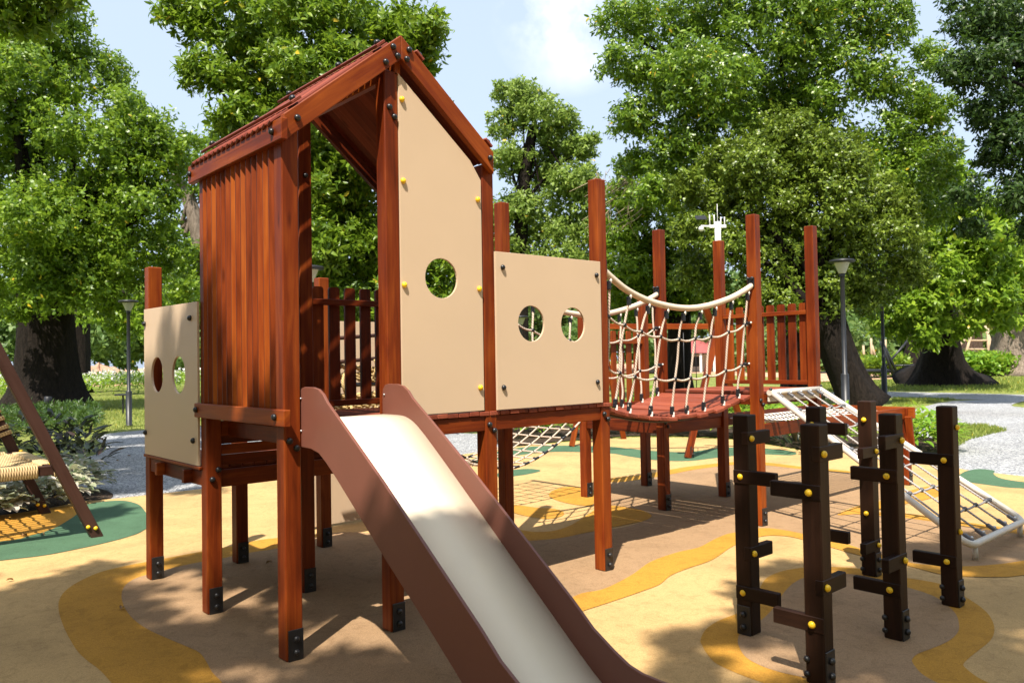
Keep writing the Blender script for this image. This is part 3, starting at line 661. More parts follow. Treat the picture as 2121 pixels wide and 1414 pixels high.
mid = [(2.70, 1.965), (2.8, 1.95), (2.99, 1.89), (3.3, 1.825), (3.71, 1.783), (4.21, 1.81), (4.55, 1.87), (4.845, 1.955)]
low = [(2.70, 1.60), (2.8, 1.55), (3.1, 1.475), (3.68, 1.437), (4.19, 1.455), (4.5, 1.50), (4.845, 1.555)]
def lin(tab, u): return float(np.interp(u, [p[0] for p in tab], [p[1] for p in tab]))
hrs = [tuple(p) for p in spline(hr, 6)]; mids = [tuple(p) for p in spline(mid, 6)]; lows = [tuple(p) for p in spline(low, 6)]
for side, v0, v1 in ((0, .05, .135), (1, 1.185, 1.10)):
    b = MB(); b.tube([(u, v0, z) for u, z in hrs], .0275, 14); h = b.build('handrail', MT['handrail'], PS, (2.7, v0, 2.3))
    for uu, sg in ((4.835, -1), (2.705, 1)):
        b = MB()
        b.box((uu+.005, v0, 2.335 if sg < 0 else 2.35), (.012, .07, .10), bev=.003)
        b.dome((uu-.005*1, v0-.02, 2.375), (-1, 0, .2), .016); b.dome((uu-.005, v0+.025, 2.375), (-1, 0, .2), .016); b.dome((uu-.005, v0+.03, 2.275), (-1, 0, 0), .016)
        b.build('end_fitting', MT['black'], h)
    r_ = MB(); CN = []
    def cn():
        m_ = MB(); CN.append(m_); return m_
    def vv(z): return v0 + (v1-v0)*max(0, min(1, (2.2-z)/1.05))
    for t, q in zip(tops, bots):
        zt = lin(hrs, t)-.03; zb = sag(q)+.0
        um = t+(q-t)*.33; ul = t+(q-t)*.68
        zm = lin(mids, um); zl = lin(lows, ul)
        jt = lambda: random.uniform(-.012, .012)
        pts = [(t, v0, zt-.05), (t+(um-t)*.5+jt(), vv((zt+zm)/2), (zt+zm)/2), (um, vv(zm), zm), ((um+ul)/2+jt(), vv((zm+zl)/2)+jt(), (zm+zl)/2), (ul, vv(zl), zl), ((ul+q)/2+jt(), vv(1.2), (zl+zb)/2), (q, v1, zb+.05)]
        r_.tube([tuple(p) for p in spline(pts, 4)], .0098, 8)
        c_ = cn(); c_.bar((t, v0, zt-.012), (t, v0, zt-.085), .026, .036, (0, 1, 0), .006); c_.cur = 1; c_.lathe((t+.006, v0-.012, zt-.012), [(.012, 0), (.0125, .008), (.006, .011)], (0, -1, 0), 10); c_.bar((t+.006, v0-.014, zt+.012), (t+.006, v0-.014, zt-.03), .008, .014, (0, 1, 0), .003)
        d_ = np.array([q-ul, 0, zb-zl]); d_ /= np.linalg.norm(d_)
        e_ = np.array([q, v1, zb]); c_ = cn(); c_.bar(e_-d_*.085, e_-d_*.012, .028, .036, (0, 1, 0), .006); c_.cur = 1; c_.bar(e_-d_*.035+np.array([0, -.016, 0]), e_+d_*.008+np.array([0, -.016, 0]), .010, .022, (0, 1, 0), .004)
        for (uu, z) in ((um, zm), (ul, zl)): cn().ball((uu, vv(z), z), .0195, 9)
    # horizontal strands, dipping between the knots
    def strand(tab, us):
        us = [2.72] + us + [4.83]; pts = []
        for a, e in zip(us[:-1], us[1:]):
            for k in range(5):
                u = a+(e-a)*k/5; z = lin(tab, u) - .018*math.sin(math.pi*k/5); pts.append((u, vv(z), z))
        u = us[-1]; z = lin(tab, u); pts.append((u, vv(z), z)); r_.tube(pts, .0098, 8)
        for uu, k in ((2.735, 1), (4.805, -1)):
            z = lin(tab, uu); c_ = cn(); c_.bar((uu-.035*k, vv(z), z-.004*0), (uu+.035*k, vv(z), z), .034, .034, (0, 0, 1), .008); c_.cur = 1; c_.dome((uu-.02*k, vv(z)-.017, z+.005), (0, -1, 0), .011, 8)
    strand(mids, [t+(q-t)*.33 for t, q in zip(tops, bots)]); strand(lows, [t+(q-t)*.68 for t, q in zip(tops, bots)])
    net = r_.build('rope_net', MT['rope'], PS, (2.7, v0, 1.5)); join_or_split(CN, side == 0, [MT['black'], MT['clamp']], net)
# net ramp in a bent pipe frame, leaning on the second tower
tl, tr, bl, br = (5.03, -.045, 1.272), (5.99, -.045, 1.272), (4.76, -1.84, .125), (6.10, -1.84, .125)
tl, tr = (5.0, -.05, 1.268), (5.96, -.05, 1.268)
def lerp(a, b_, t): return tuple(np.array(a)*(1-t)+np.array(b_)*t)
def rounded(pts, r, n=5):
    out_ = []
    for i, p in enumerate(pts):
        if i in (0, len(pts)-1): out_.append(p); continue
        p = np.array(p, float); a = np.array(pts[i-1])-p; c = np.array(pts[i+1])-p; a /= np.linalg.norm(a); c /= np.linalg.norm(c)
        for k in range(n+1):
            t = k/n; q = p+a*r*(1-t)**2+c*r*t**2; out_.append(tuple(q))
    return out_
b = MB(); b.tube(rounded([tl, bl, br, tr], .12), .0285, 14); b.tube([(4.97, -.04, 1.27), (5.99, -.04, 1.27)], .0285, 12)
ramp_ = b.build('ramp_frame', MT['pipe'], PS, tl)
b = MB()
for p in (lerp(bl, br, .1), lerp(bl, br, .93)): b.tube([(p[0], p[1]+.01, 0), (p[0], p[1]+.01, .11)], .022, 10)
b.build('ramp_foot', MT['pipe'], ramp_)
b = MB(); b.box((5.48, -.022, 1.23), (1.0, .02, .10), bev=.004); b.build('fixing_plate', MT['pipe'], ramp_)
b = MB()
for uu in (4.98, 5.98): b.dome((uu, -.05, 1.298), (0, -.3, 1), .016)
b.build('frame_cap', MT['black'], ramp_)
r_ = MB(); CN = []; NU, NV = 5, 6
def cn():
    m_ = MB(); CN.append(m_); return m_
P = {}
for i in range(NU):
    for j in range(NV+2):
        s2 = j/(NV+1); a = lerp(lerp(tl, tr, .09+.82*i/(NU-1)), lerp(bl, br, .10+.80*i/(NU-1)), s2); P[i, j] = np.array(a)
for i in range(NU):
    pts = []
    for j in range(NV+2): pts.append(P[i, j])
    r_.tube(pts, .0095, 8)
    d_ = P[i, 1]-P[i, 0]; d_ /= np.linalg.norm(d_); c_ = cn(); c_.bar(P[i, 0]+d_*.01, P[i, 0]+d_*.09, .03, .03, (0, 0, 1), .01); c_.cur = 1; c_.ball(P[i, 0]+d_*.04+np.array([0, -.012, .016]), .013)
    e_ = P[i, NV+1]; c_ = cn(); c_.bar(e_-d_*.11, e_-d_*.02, .034, .03, (0, 0, 1), .012); c_.cur = 1; c_.ball(e_-d_*.05+np.array([0, -.01, .014]), .014)
for j in range(1, NV+1):
    s2 = j/(NV+1); le = np.array(lerp(tl, bl, s2)); re = np.array(lerp(tr, br, s2))
    row = [le]+[P[i, j]+np.array([0, -.02*math.sin(math.pi*(i+.5)/NU), -.035*math.sin(math.pi*(i+.5)/NU)]) for i in range(NU)]+[re]
    row2 = [le]+[P[i, j] for i in range(NU)]+[re]
    pts = []
    for a, e in zip(row2[:-1], row2[1:]):
        for k in range(4):
            q = a+(e-a)*k/4; pts.append(q+np.array([0, .5, -.85])*.018*math.sin(math.pi*k/4))
    pts.append(re); r_.tube(pts, .0095, 8)
    for q in row2[1:-1]: cn().ball(q, .022)
    for q, d_ in ((le, row2[1]-le), (re, row2[-2]-re)):
        d_ = d_/np.linalg.norm(d_); cn().bar(q+d_*.0, q+d_*.085, .036, .036, (0, 0, 1), .012)
net = r_.build('ramp_net', MT['greyrope'], PS, tl); join_or_split(CN, True, [MT['connector'], MT['steel']], net)
# hanging net bridge at the back
r_ = MB(); c_ = MB(); NA, NB = 15, 6
def hb(a, b_):
    u = 2.66+a*(4.90-2.66); s2 = (2*a-1); z = .45+.45*abs(s2)**1.7; v = 2.38+b_*1.0
    z -= .008*math.sin(math.pi*b_); return (u, v, z)
for j in range(NB):
    bb_ = j/(NB-1); r_.tube([hb(t, bb_) for t in np.linspace(0, 1, 31)], .0115 if j in (0, NB-1) else .0095, 6)
for i in range(1, NA):
    a = i/NA; r_.tube([hb(a, t) for t in np.linspace(0, 1, 11)], .0095, 6)
    for j in range(NB):
        if j in (0, NB-1):
            p = np.array(hb(a, j/(NB-1))); q = np.array(hb(a+.012, j/(NB-1))); d_ = (q-p)/np.linalg.norm(q-p); c_.bar(p-d_*.042, p+d_*.042, .025, .025, (0, 0, 1), .01)
            e_ = .05 if j == 0 else -.05; c_.bar(p, p+np.array([0, e_, 0]), .026, .026, (0, 0, 1), .008)
        else: c_.ball(hb(a, j/(NB-1)), .0145)
net = r_.build('net_bridge', MT['rope'], PS, hb(0, 0)); tag(c_.build('rope_connector', MT['black'], net), kind='stuff')
# net platform beyond the second tower
X0, X1 = 6.09, 8.22
post(8.2, -.03, .95, br=True); post(8.2, 1.15, .95)
for p0, p1 in (((X0, .02, .885), (8.3, .02, .885)), ((X0, 1.2, .885), (8.3, 1.2, .885)), ((8.26, -.03, .89), (8.26, 1.25, .89)), ((8.2, -.055, .885), (8.2, 1.25, .885))):
    pass
beam((X0, .02, .885), (8.2, .02, .885), .045, .14); beam((X0, 1.2, .885), (8.2, 1.2, .885), .045, .14); beam((8.255, -.10, .893), (8.255, 1.30, .893), .05, .135, [((0, 0, 1), (8.25, .02+.05*i, .96)) for i in range(0)])
beam((8.17, -.055, .85), (8.25, -.055+.0, .42), .04, .08, up=(0, 1, 0), name='brace'); beam((7.75, .05, .82), (8.22, .05, .35), .05, .08, up=(0, 1, 0), name='brace')
r_ = MB()
def hp(a, b_): return (X0+.06+a*(8.16-X0), .06+b_*1.1, .90-.16*math.sin(math.pi*a)*math.sin(math.pi*b_))
for i in range(25): r_.tube([hp(i/24, t) for t in np.linspace(0, 1, 9)], .007, 4, cap=False)
for i in range(15): r_.tube([hp(t, i/14) for t in np.linspace(0, 1, 17)], .007, 4, cap=False)
r_.build('platform_net', MT['clamp'], PS, hp(0, 0))
# rope climbing wall at the back of the low platform
pan = holed('panel', [(1.55, .02), (2.9, .02), (2.9, 2.05), (2.02, 2.05), (2.02, .75), (1.55, .75)], [], .016, lambda a, c, t: (a, 3.05+t, c), MT['beige'], PS)
pan['label'] = 'plain beige panel behind the rope climbing wall'
b = MB()
for z in (1.84, 1.62): b.tube([(1.2, 2.42, z-.02), (2.6, 2.42, z+.08)], .018, 8)
bars = b.build('grab_bar', MT['brownwood'], PS, (1.3, 2.42, 1.9))
b = MB(); 
for z in (1.42, 1.13, .86): b.tube([(1.15, 2.46, z), (2.6, 2.46, z)], .021, 8)
fr = b.build('rope_wall', MT['black'], PS, (1.2, 2.46, 1.2))
b = MB()
for z0_, k in ((1.475, 3), (1.18, 4), (.905, 4), (.76, 2)):
    for q in range(k):
        zc = z0_+q*.050; ph = random.uniform(0, 6); am = random.uniform(.012, .022); fq = random.uniform(5, 9)
        for st in (0, math.pi):
            b.tube([(1.12+t*1.5, 2.46+.016*math.cos(t*62+ph+st), zc+.016*math.sin(t*62+ph+st)+am*math.sin(t*fq+ph)) for t in np.linspace(0, 1, 110)], .0165, 6, tone=0)
for k in range(5):
    u = 1.25+k*.27; b.tube([(u+.05*math.sin(z*15+k), 2.43+.02*math.cos(z*23+k), z) for z in np.linspace(.85, 1.66, 26)], .016, 7)
b.build('rope', MT['yrope'], fr)

# ------------------------------------------------------------------ climbing posts with step pegs
def zz(u, v, py):
    lo, hi = 0.0, 2.0
    for _ in range(40):
        mz = (lo+hi)/2; d = np.array([u, v, mz])-CP; y = 707-FPX*np.dot(d, UU)/np.dot(d, FW)
        if y > py: lo = mz
        else: hi = mz
    return lo
ZY = lambda y: 780+y/2.231
CPOSTS = [  # u, v, pegs (direction, zoom y of the centre), label
    (2.14, -1.54, [('+u', 287), ('-v', 465), ('+u', 820), ('-v', 1005)], 'dark climbing post with four step pegs, the one closest to the slide', 'v0'),
    (1.76, -2.17, [('+u', 360), ('+v', 540), ('+u', 980), ('+v', 1155)], 'dark climbing post standing in front of all the others, its foot cut by the frame', 'v'),
    (2.66, -2.17, [('-u', 297), ('+v', 463), ('-u', 855), ('+v', 992)], 'dark climbing post with pegs on two sides in the middle of the tan pool', 'v'),
    (3.52, -2.17, [('+v', 388), ('+v', 860), ('+v2', 236), ('+v2', 722)], 'dark climbing post beside the foot of the white net ramp', 'v'),
    (3.86, -1.50, [('-u', 347), ('-u', 782), ('+v2', 200), ('+v2', 635)], 'slim looking dark climbing post at the back edge of the group', 'v'),
    (3.03, -1.53, [('-v', 237), ('-v', 727), ('+v2', 222), ('-u', 395)], 'dark climbing post half hidden behind the foremost one', 'v'),
]
for (u, v, pegs, lab, br_) in CPOSTS:
    t = empty('climbing_post', (u+.05, v+.05, 0)); tag(t, lab, 'climbing post', 'dark climbing posts with step pegs')
    b = MB(); b.box((u+.05, v+.05, .64), (.1, .1, 1.28), bev=.006); p = b.build('post', MT['darkwood'], t, (u, v, 0))
    b = MB()
    if br_ == 'v0':
        b.box((u-.004, v+.05, .084), (.008, .088, .168), bev=.003)
        for z in (.045, .118): b.dome((u-.008, v+.05, z), U_, .0185)
    else:
        b.box((u+.05, v-.004, .084), (.088, .008, .168), bev=.003)
        for z in (.045, .118): b.dome((u+.05, v-.008, z), V_, .0185); b.dome((u-.001, v+.09, z), U_, .0165)
    b.build('foot_bracket', MT['blackmetal'], t)
    for d, y in pegs:
        z = zz(u, v, ZY(y)); pl = .20; hh = .078; th = .042
        b = MB()
        if d == '+v2':
            cap((u-.001, v+.05, z), U_, p, 'yellow', .0185) if u > 3.7 or (u < 3.2) else cap((u+.06, v-.001, z), V_, p, 'yellow', .0185); continue
        if d == '-v': b.box((u+.012, v+.1-.135-.003, z), (th, .27, hh), bev=.004); cc = ((u-.001, v+.05, z), U_)
        elif d == '+v': b.box((u+.0185-.002, v+.135, z), (th, .27, hh), bev=.004); cc = ((u-.0065, v+.055, z), U_)
        elif d == '+u': b.box((u+.125-.003, v+.018, z), (.25, th, hh), bev=.004); cc = ((u+.03, v-.004, z), V_)
        elif d == '-u': b.box((u-.025, v+.018, z), (.25, th, hh), bev=.004); cc = ((u+.055, v-.004, z), V_)
        pg = b.build('step_peg', MT['darkwood'], t, (u+.05, v+.05, z)); cap(cc[0], cc[1], pg, 'yellow', .0185)

# ------------------------------------------------------------------ rope seat on leaning timber legs (cut by the frame on the left)
t = empty('rope_hammock_frame', (-1.2, 5.2, 0)); tag(t, 'brown timber frame with a woven tan rope seat between leaning legs', 'hammock')
for (u, v) in ((.13, 4.31), (.05, 6.1)):
    for sg in (1, -1):
        uc = -1.12; f_ = np.array([uc+sg*(u-uc), v, 0]); a_ = np.array([uc+sg*.02, v, 2.72])
        d_ = (a_-f_)/np.linalg.norm(a_-f_)
        b = MB(); b.bar(f_-d_*.02, a_, .1, .1, (0, -1, 0), .006); lg = b.build('leg', MT['brownwood'], t, f_)
        if sg > 0:
            q = f_+d_*.13
            cap(q+np.array([-.028*0-.03, -.05, -.01]), V_, lg, 'yellow', .0185); cap(q+np.array([.035, -.05, -.03]), V_, lg, 'yellow', .0185)
b = MB(); b.bar((-1.12, 4.1, 2.76), (-1.12, 6.3, 2.76), .1, .1, (0, 0, 1), .005); b.build('ridge_beam', MT['brownwood'], t)
b = MB()
for v in (4.40, 6.02): b.bar((-.16, v, .665), (-2.1, v, .665), .09, .09, (0, 0, 1), .006)
for u in (-.24, -2.0): b.bar((u, 4.45, .665), (u, 5.97, .665), .08, .085, (0, 0, 1), .006)
sf = b.build('seat_frame', MT['brownwood'], t, (-1.1, 5.2, .6))
for (u, v) in ((-.185, 4.38), (-.225, 4.44), (-.2, 6.0)): cap((u, v, .715), (0, 0, 1), sf, 'yellow', .02)
b = MB()
for v, u0, u1 in ((4.40, -.36, -2.05), (6.02, -.36, -2.05)):
    k = int((u0-u1)/.021)
    for i in range(k):
        u = u0-i*.021; h_ = .054
        b.tube([(u, v-h_, .665-h_), (u, v+h_, .665-h_), (u, v+h_, .665+h_), (u, v-h_, .665+h_)], .0108, 6, closed=True)
for i in range(int(1.42/.021)):
    v = 4.50+i*.021; h_ = .052
    b.tube([(-.24-h_, v, .665-h_), (-.24+h_, v, .665-h_), (-.24+h_, v, .665+h_), (-.24-h_, v, .665+h_)], .0108, 6, closed=True)
for u in (-.205,): b.tube([(u, 4.35, .61), (u, 4.45, .61), (u, 4.45, .725), (u, 4.35, .725)], .014, 6, closed=True)
for i in range(13):
    v = 4.52+i*.118; b.tube([(u, v+.01*math.sin(u*20), .70-.05*math.sin(math.pi*(u+2.0)/1.76)) for u in np.linspace(-.26, -2.0, 22)], .013, 6)
for i in range(14):
    u = -.34-i*.125; b.tube([(u+.012*math.sin(v*25), v, .705-.05*math.sin(math.pi*(v-4.4)/1.62)) for v in np.linspace(4.42, 6.0, 22)], .013, 6)
b.build('woven_seat', MT['strap'], t, (-1.1, 5.2, .7))
b = MB(); f_ = np.array([.05, 6.1, 0]); a_ = np.array([-1.10, 6.1, 2.72]); d_ = (a_-f_)/np.linalg.norm(a_-f_); x_ = np.cross((0, -1, 0), d_)
for s0 in (.98, 1.05, 1.15, 1.24, 1.31, 1.5, 1.57, 1.8, 1.87, 2.1):
    c = f_+d_*s0; h_ = .056; q_ = np.array([0, 1, 0])
    b = MB()
    for k in range(3): cc = c+d_*.014*k; b.tube([cc-x_*h_-q_*h_, cc+x_*h_-q_*h_+d_*.01, cc+x_*h_+q_*h_, cc-x_*h_+q_*h_], .009, 6, closed=True)
    b.build('rope_wrap', MT['strap'], t, c)


# ------------------------------------------------------------------ foliage
def leafmesh(name, pos, dirs, nrms, L, Wd, mat, parent=None, lod=1, origin=None, fold=.12, curl=.12):
    """every leaf is a small folded blade: pos = stalk, dirs = along the leaf, nrms = its upper side"""
    n = len(pos); L = np.asarray(L)[:, None]; Wd = np.asarray(Wd)[:, None]
    s = np.cross(dirs, nrms); s /= np.linalg.norm(s, axis=1, keepdims=True)+1e-9
    if lod == 1:
        tpl = [(0, 0, 0), (.34, -.5, .0), (.72, -.36, -.3), (1, 0, -1), (.72, .36, -.3), (.34, .5, .0), (.5, 0, -.02)]
        fcs = [(0, 1, 6), (1, 2, 6), (2, 3, 6), (3, 4, 6), (4, 5, 6), (5, 0, 6)]
    else:
        tpl = [(0, 0, 0), (.30, -.46, .0), (.72, -.40, -.35), (1, 0, -.9), (.72, .40, -.35), (.30, .46, .0)]
        fcs = [(0, 1, 5), (1, 2, 5), (2, 4, 5), (2, 3, 4)]
    k = len(tpl); V = np.empty((n, k, 3))
    for i, (a, b_, c) in enumerate(tpl):
        up = (fold*Wd if (b_ != 0) else 0) + c*curl*L
        V[:, i] = pos + dirs*(a*L) + s*(b_*Wd) + nrms*up
    F = np.array(fcs)[None] + (np.arange(n)*k)[:, None, None]
    o = np.zeros(3) if origin is None else np.array(origin, float)
    me = bpy.data.meshes.new(name); nf = n*len(fcs)
    me.vertices.add(n*k); me.vertices.foreach_set('co', (V-o).reshape(-1).astype(np.float32))
    me.loops.add(nf*3); me.loops.foreach_set('vertex_index', F.reshape(-1).astype(np.int32))
    me.polygons.add(nf); me.polygons.foreach_set('loop_start', np.arange(0, nf*3, 3, dtype=np.int32)); me.polygons.foreach_set('loop_total', np.full(nf, 3, dtype=np.int32))
    me.polygons.foreach_set('use_smooth', np.ones(nf, dtype=bool))
    me.update(calc_edges=True); me.materials.append(mat)
    ob = bpy.data.objects.new(name, me); COL.objects.link(ob); ob.location = tuple(o)
    if parent is not None: par(ob, parent)
    return ob
def unit(a): return a/(np.linalg.norm(a, axis=1, keepdims=True)+1e-9)
def rosettes(p, d, k, tilt, L, asp, rg, droop=.15):
    """k leaves round each twig tip p that points along d"""
    n = len(p); h = np.where(np.abs(d[:, 2:3]) < .9, np.array([[0, 0, 1.]]), np.array([[1., 0, 0]]))
    x = unit(np.cross(h, d)); y = np.cross(d, x); P = []; D = []; Nn = []; LL = []
    ph = rg.uniform(0, 6.28, (n, 1))
    for i in range(k):
        a = ph+2*math.pi*i/k+rg.normal(0, .3, (n, 1)); tl_ = tilt+rg.normal(0, .38, (n, 1))
        rad = x*np.cos(a)+y*np.sin(a); dd = unit(d*np.cos(tl_)+rad*np.sin(tl_)+np.array([[0, 0, -droop]]))
        nn = unit(d*np.sin(tl_)-rad*np.cos(tl_)); nn = unit(nn-dd*np.sum(nn*dd, axis=1, keepdims=True))
        P.append(p+d*rg.uniform(-1.3, .2, (n, 1))*L); D.append(dd); Nn.append(nn); LL.append(L*rg.uniform(.5, 1.2, n))
    P = np.concatenate(P); D = np.concatenate(D); Nn = np.concatenate(Nn); LL = np.concatenate(LL)
    return P, D, Nn, LL, LL*asp*rg.uniform(.8, 1.2, len(LL))
DK = 3.3
def blobtips(blobs, dens, rg, sub=.42, nsub=11, flat=.8, fill=.12):
    """twig tips over sub-clumps that sit in the outer shell of every blob (c, r)"""
    TP = []; TD = []
    for c, r in blobs:
        c = np.array(c)
        for q in range(nsub):
            u = rg.normal(size=3); u /= np.linalg.norm(u); u[2] = u[2]*.9+.08
            sr = r*sub*rg.uniform(.65, 1.25); sc_ = c+u*np.array([1, 1, flat])*r*rg.uniform(.45, .85)
            m_ = max(4, int(DK*dens*4*math.pi*sr*sr*.75)); w_ = unit(rg.normal(size=(m_, 3)))
            keep = (w_ @ u > -.45); w_ = w_[keep]; m_ = len(w_)
            rr = sr*(1-np.abs(rg.normal(0, .30, (m_, 1))))
            p = sc_+w_*rr*np.array([1, 1, .85]); d = unit(w_*.75+u*.35+np.array([0, 0, .25])+rg.normal(0, .35, (m_, 3)))
            TP.append(p); TD.append(d)
        m_ = int(DK*dens*4*math.pi*r*r*.55); w_ = unit(rg.normal(size=(m_, 3))); TP.append(c+w_*r*rg.uniform(.25, .88, (m_, 1))); TD.append(unit(w_+rg.normal(0, .5, (m_, 3))))
    return np.concatenate(TP), np.concatenate(TD)
NLEAF = 0
DK = 3.3
def crown(name, parent, blobs, mat, L, asp, dens, seed, k=6, lod=1, tilt=1.05, droop=.15, sub=.42, nsub=11, fold=.12):
    global NLEAF
    rg = np.random.default_rng(seed)
    p, d = blobtips(blobs, dens, rg, sub, nsub); P, D, Nn, LL, WW = rosettes(p, d, k, tilt, L, asp, rg, droop); NLEAF += len(P)
    return leafmesh(name, P, D, Nn, LL, WW, MT[mat], parent, lod, blobs[0][0], fold)
def trunk(parent, pts, rad, mat='bark', flare=1.7, n=22, jit=.05, limbs=()):
    pts = [np.array(p, float) for p in pts]; S = [tuple(p) for p in spline(pts, 5)]
    zs = np.linspace(0, 1, len(S)); rr = [rad[0]+(rad[1]-rad[0])*t for t in zs]
    if flare: rr = [r*(1+(flare-1)*math.exp(-((S[i][2]-S[0][2])/(.55*rad[0]+.12)))) for i, r in enumerate(rr)]
    b = MB(); b.tube(S, rr, n, True, False, True, jit)
    for a, e, r0 in limbs:
        a = np.array(a, float); e = np.array(e, float); L = np.linalg.norm(e-a); md = [a+(e-a)*t+rng.normal(0, .05*L, 3)*(t*(1-t)*4)+np.array([0, 0, .10*L*math.sin(math.pi*t)]) for t in (0, .3, .6, 1)]
        q = spline(md, 4); b.tube([tuple(x) for x in q], list(np.linspace(r0*.75, r0*.12, len(q))), 9, True, False, True, .04)
    return b.build('trunk', MT[mat], parent, pts[0])
def blobs_px(lst, Z, dz=.5):
    out_ = []
    for i, (x, y, r) in enumerate(lst):
        rm = r/FPX*Z; out_.append((at(x, y, Z+rm*dz*math.sin(i*2.4)), rm))
    return out_
def tree(label, base, top, rad, blobs, mat, L, asp, dens, seed, bmat='bark', group=None, k=6, lod=1, flare=1.7, bend=None, limbn=9, cat='tree', jit=.05, **kw):
    t = empty('tree', base); tag(t, label, cat, group)
    base = np.array(base); top = np.array(top); md = (base*.5+top*.5) if bend is None else np.array(bend)
    lm = [];
    for i, (c, r) in enumerate(blobs):
        if i < limbn: lm.append((base+(top-base)*rng.uniform(.65, .98), np.array(c)+np.array([0, 0, -.2*r]), rad[1]*.55))
    trunk(t, [base, md, top], rad, bmat, flare, limbs=lm, jit=jit)
    crown('crown', t, blobs, mat, L, asp, dens, seed, k, lod, **kw)
    return t
# big spreading tree on the left
Z1 = 31
B1 = blobs_px([(20, 40, 120), (110, 70, 105), (30, 180, 130), (160, 170, 120), (260, 235, 75), (330, 265, 55), (60, 320, 140), (190, 330, 130), (310, 330, 95), (385, 290, 35), (50, 460, 130), (180, 460, 130), (285, 450, 100), (345, 400, 40), (50, 580, 95), (170, 570, 100), (280, 555, 85), (345, 520, 60), (380, 600, 45), (240, 630, 55), (-60, 250, 150), (-80, 480, 150), (150, 40, 50), (330, 320, 60), (230, 380, 80), (260, 300, 80), (120, 510, 90)], Z1) + blobs_px([(60, 560, 80), (130, 560, 80), (95, 620, 50), (180, 600, 60), (30, 640, 45), (100, 450, 110), (240, 520, 80)], Z1-2.5)
b1 = gp(92, Z1)
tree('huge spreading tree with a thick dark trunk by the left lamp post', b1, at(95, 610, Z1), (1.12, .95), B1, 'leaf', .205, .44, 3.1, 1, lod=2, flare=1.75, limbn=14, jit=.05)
b1b = gp(160, 52)
B1b = blobs_px([(250, 640, 60), (330, 620, 70), (390, 560, 70), (420, 470, 60), (215, 600, 60), (400, 650, 40), (430, 640, 40), (200, 650, 45), (260, 680, 40), (290, 650, 50), (310, 690, 35)], 46)
tree('second dark trunk with a low bent branch behind the huge left tree', b1b, at(160, 640, 52), (.80, .75), B1b, 'leaflight', .34, .38, 1.1, 2, lod=2, flare=1.2, limbn=4)
# dense big leaved tree right behind the tower
Z2 = 17.5
B2 = blobs_px([(400, 30, 80), (500, 60, 100), (610, 40, 110), (730, 40, 110), (850, 60, 90), (440, 150, 75), (550, 170, 105), (690, 170, 115), (820, 160, 95), (880, 110, 55), (500, 255, 70), (600, 270, 95), (710, 290, 105), (660, 390, 105), (740, 400, 100), (640, 500, 100), (740, 520, 100), (690, 620, 95), (820, 330, 90), (840, 480, 100), (900, 230, 45), (560, 420, 90), (900, 330, 50), (860, 640, 90), (540, 560, 80), (920, 540, 70), (915, 620, 80), (930, 460, 60)], Z2)
b2 = gp(850, Z2+1)
tree('dense broad leaved tree rising right behind the playhouse tower', b2, at(690, 330, Z2+1), (.42, .30), B2, 'leaf', .185, .38, 6.8, 3, limbn=16, bend=at(780, 560, Z2+1), k=7, flare=1.3)
# lighter tree in the gap of sky
Z3 = 38
B3 = blobs_px([(1085, 205, 55), (1050, 260, 50), (1120, 240, 60), (1160, 300, 65), (1060, 330, 55), (1200, 310, 40), (1110, 350, 70), (1190, 380, 70), (1060, 430, 60), (1120, 450, 80), (1200, 470, 70), (1060, 520, 60), (1150, 540, 80), (1220, 400, 40), (1225, 560, 60), (1010, 470, 60), (1040, 190, 30), (1030, 590, 60), (1215, 300, 42), (1232, 470, 50), (1170, 250, 40)], Z3)
tree('slender pale green tree standing alone against the sky', gp(1078, Z3), at(1105, 260, Z3), (.42, .22), B3, 'leafpale', .22, .42, 4.2, 4, lod=2, limbn=10, bend=at(1080, 450, Z3), flare=1.2, sub=.36, nsub=13)
# tree behind the rope bridge
Z3b = 33
B3b = blobs_px([(1290, 420, 65), (1330, 500, 80), (1290, 560, 70), (1400, 560, 80), (1330, 640, 55), (1440, 610, 60), (1280, 640, 50), (1300, 350, 40), (1420, 480, 70), (1390, 640, 50), (1340, 420, 70), (1380, 380, 70), (1290, 490, 60), (1360, 570, 80), (1420, 560, 70), (1270, 590, 50), (1330, 680, 45)], Z3b)
tb = tree('dark trunked tree behind the rope bridge', gp(1400, Z3b), at(1410, 560, Z3b), (.52, .42), B3b, 'leaf', .21, .42, 3.6, 5, lod=2, limbn=6)
# tall tree filling the top of the sky
Z4 = 27
B4 = blobs_px([(1290, 40, 70), (1370, 50, 100), (1300, 130, 65), (1380, 170, 95), (1340, 235, 70), (1370, 310, 55), (1480, 50, 120), (1610, 60, 130), (1740, 40, 120), (1840, 50, 75), (1480, 180, 125), (1600, 190, 120), (1720, 190, 110), (1820, 150, 85), (1880, 220, 75), (1420, 310, 70), (1700, 300, 90), (1830, 310, 90), (1900, 360, 80), (1920, 270, 60), (1560, -60, 130), (1760, -60, 120), (1930, 430, 60), (1450, 260, 80), (1560, 280, 80), (1400, 400, 60), (1300, 250, 55), (1310, 340, 50), (1345, 400, 50), (1930, 120, 55), (1950, 320, 60), (1940, 220, 55), (1480, 350, 70), (1780, 380, 80), (1860, 400, 60)], Z4)
tree('tall tree whose drooping crown fills the top of the sky', gp(1650, Z4+4), at(1620, 200, Z4+3), (.6, .42), B4, 'leafcanopy', .20, .36, 3.9, 6, lod=2, limbn=14, droop=.45, flare=1.3)
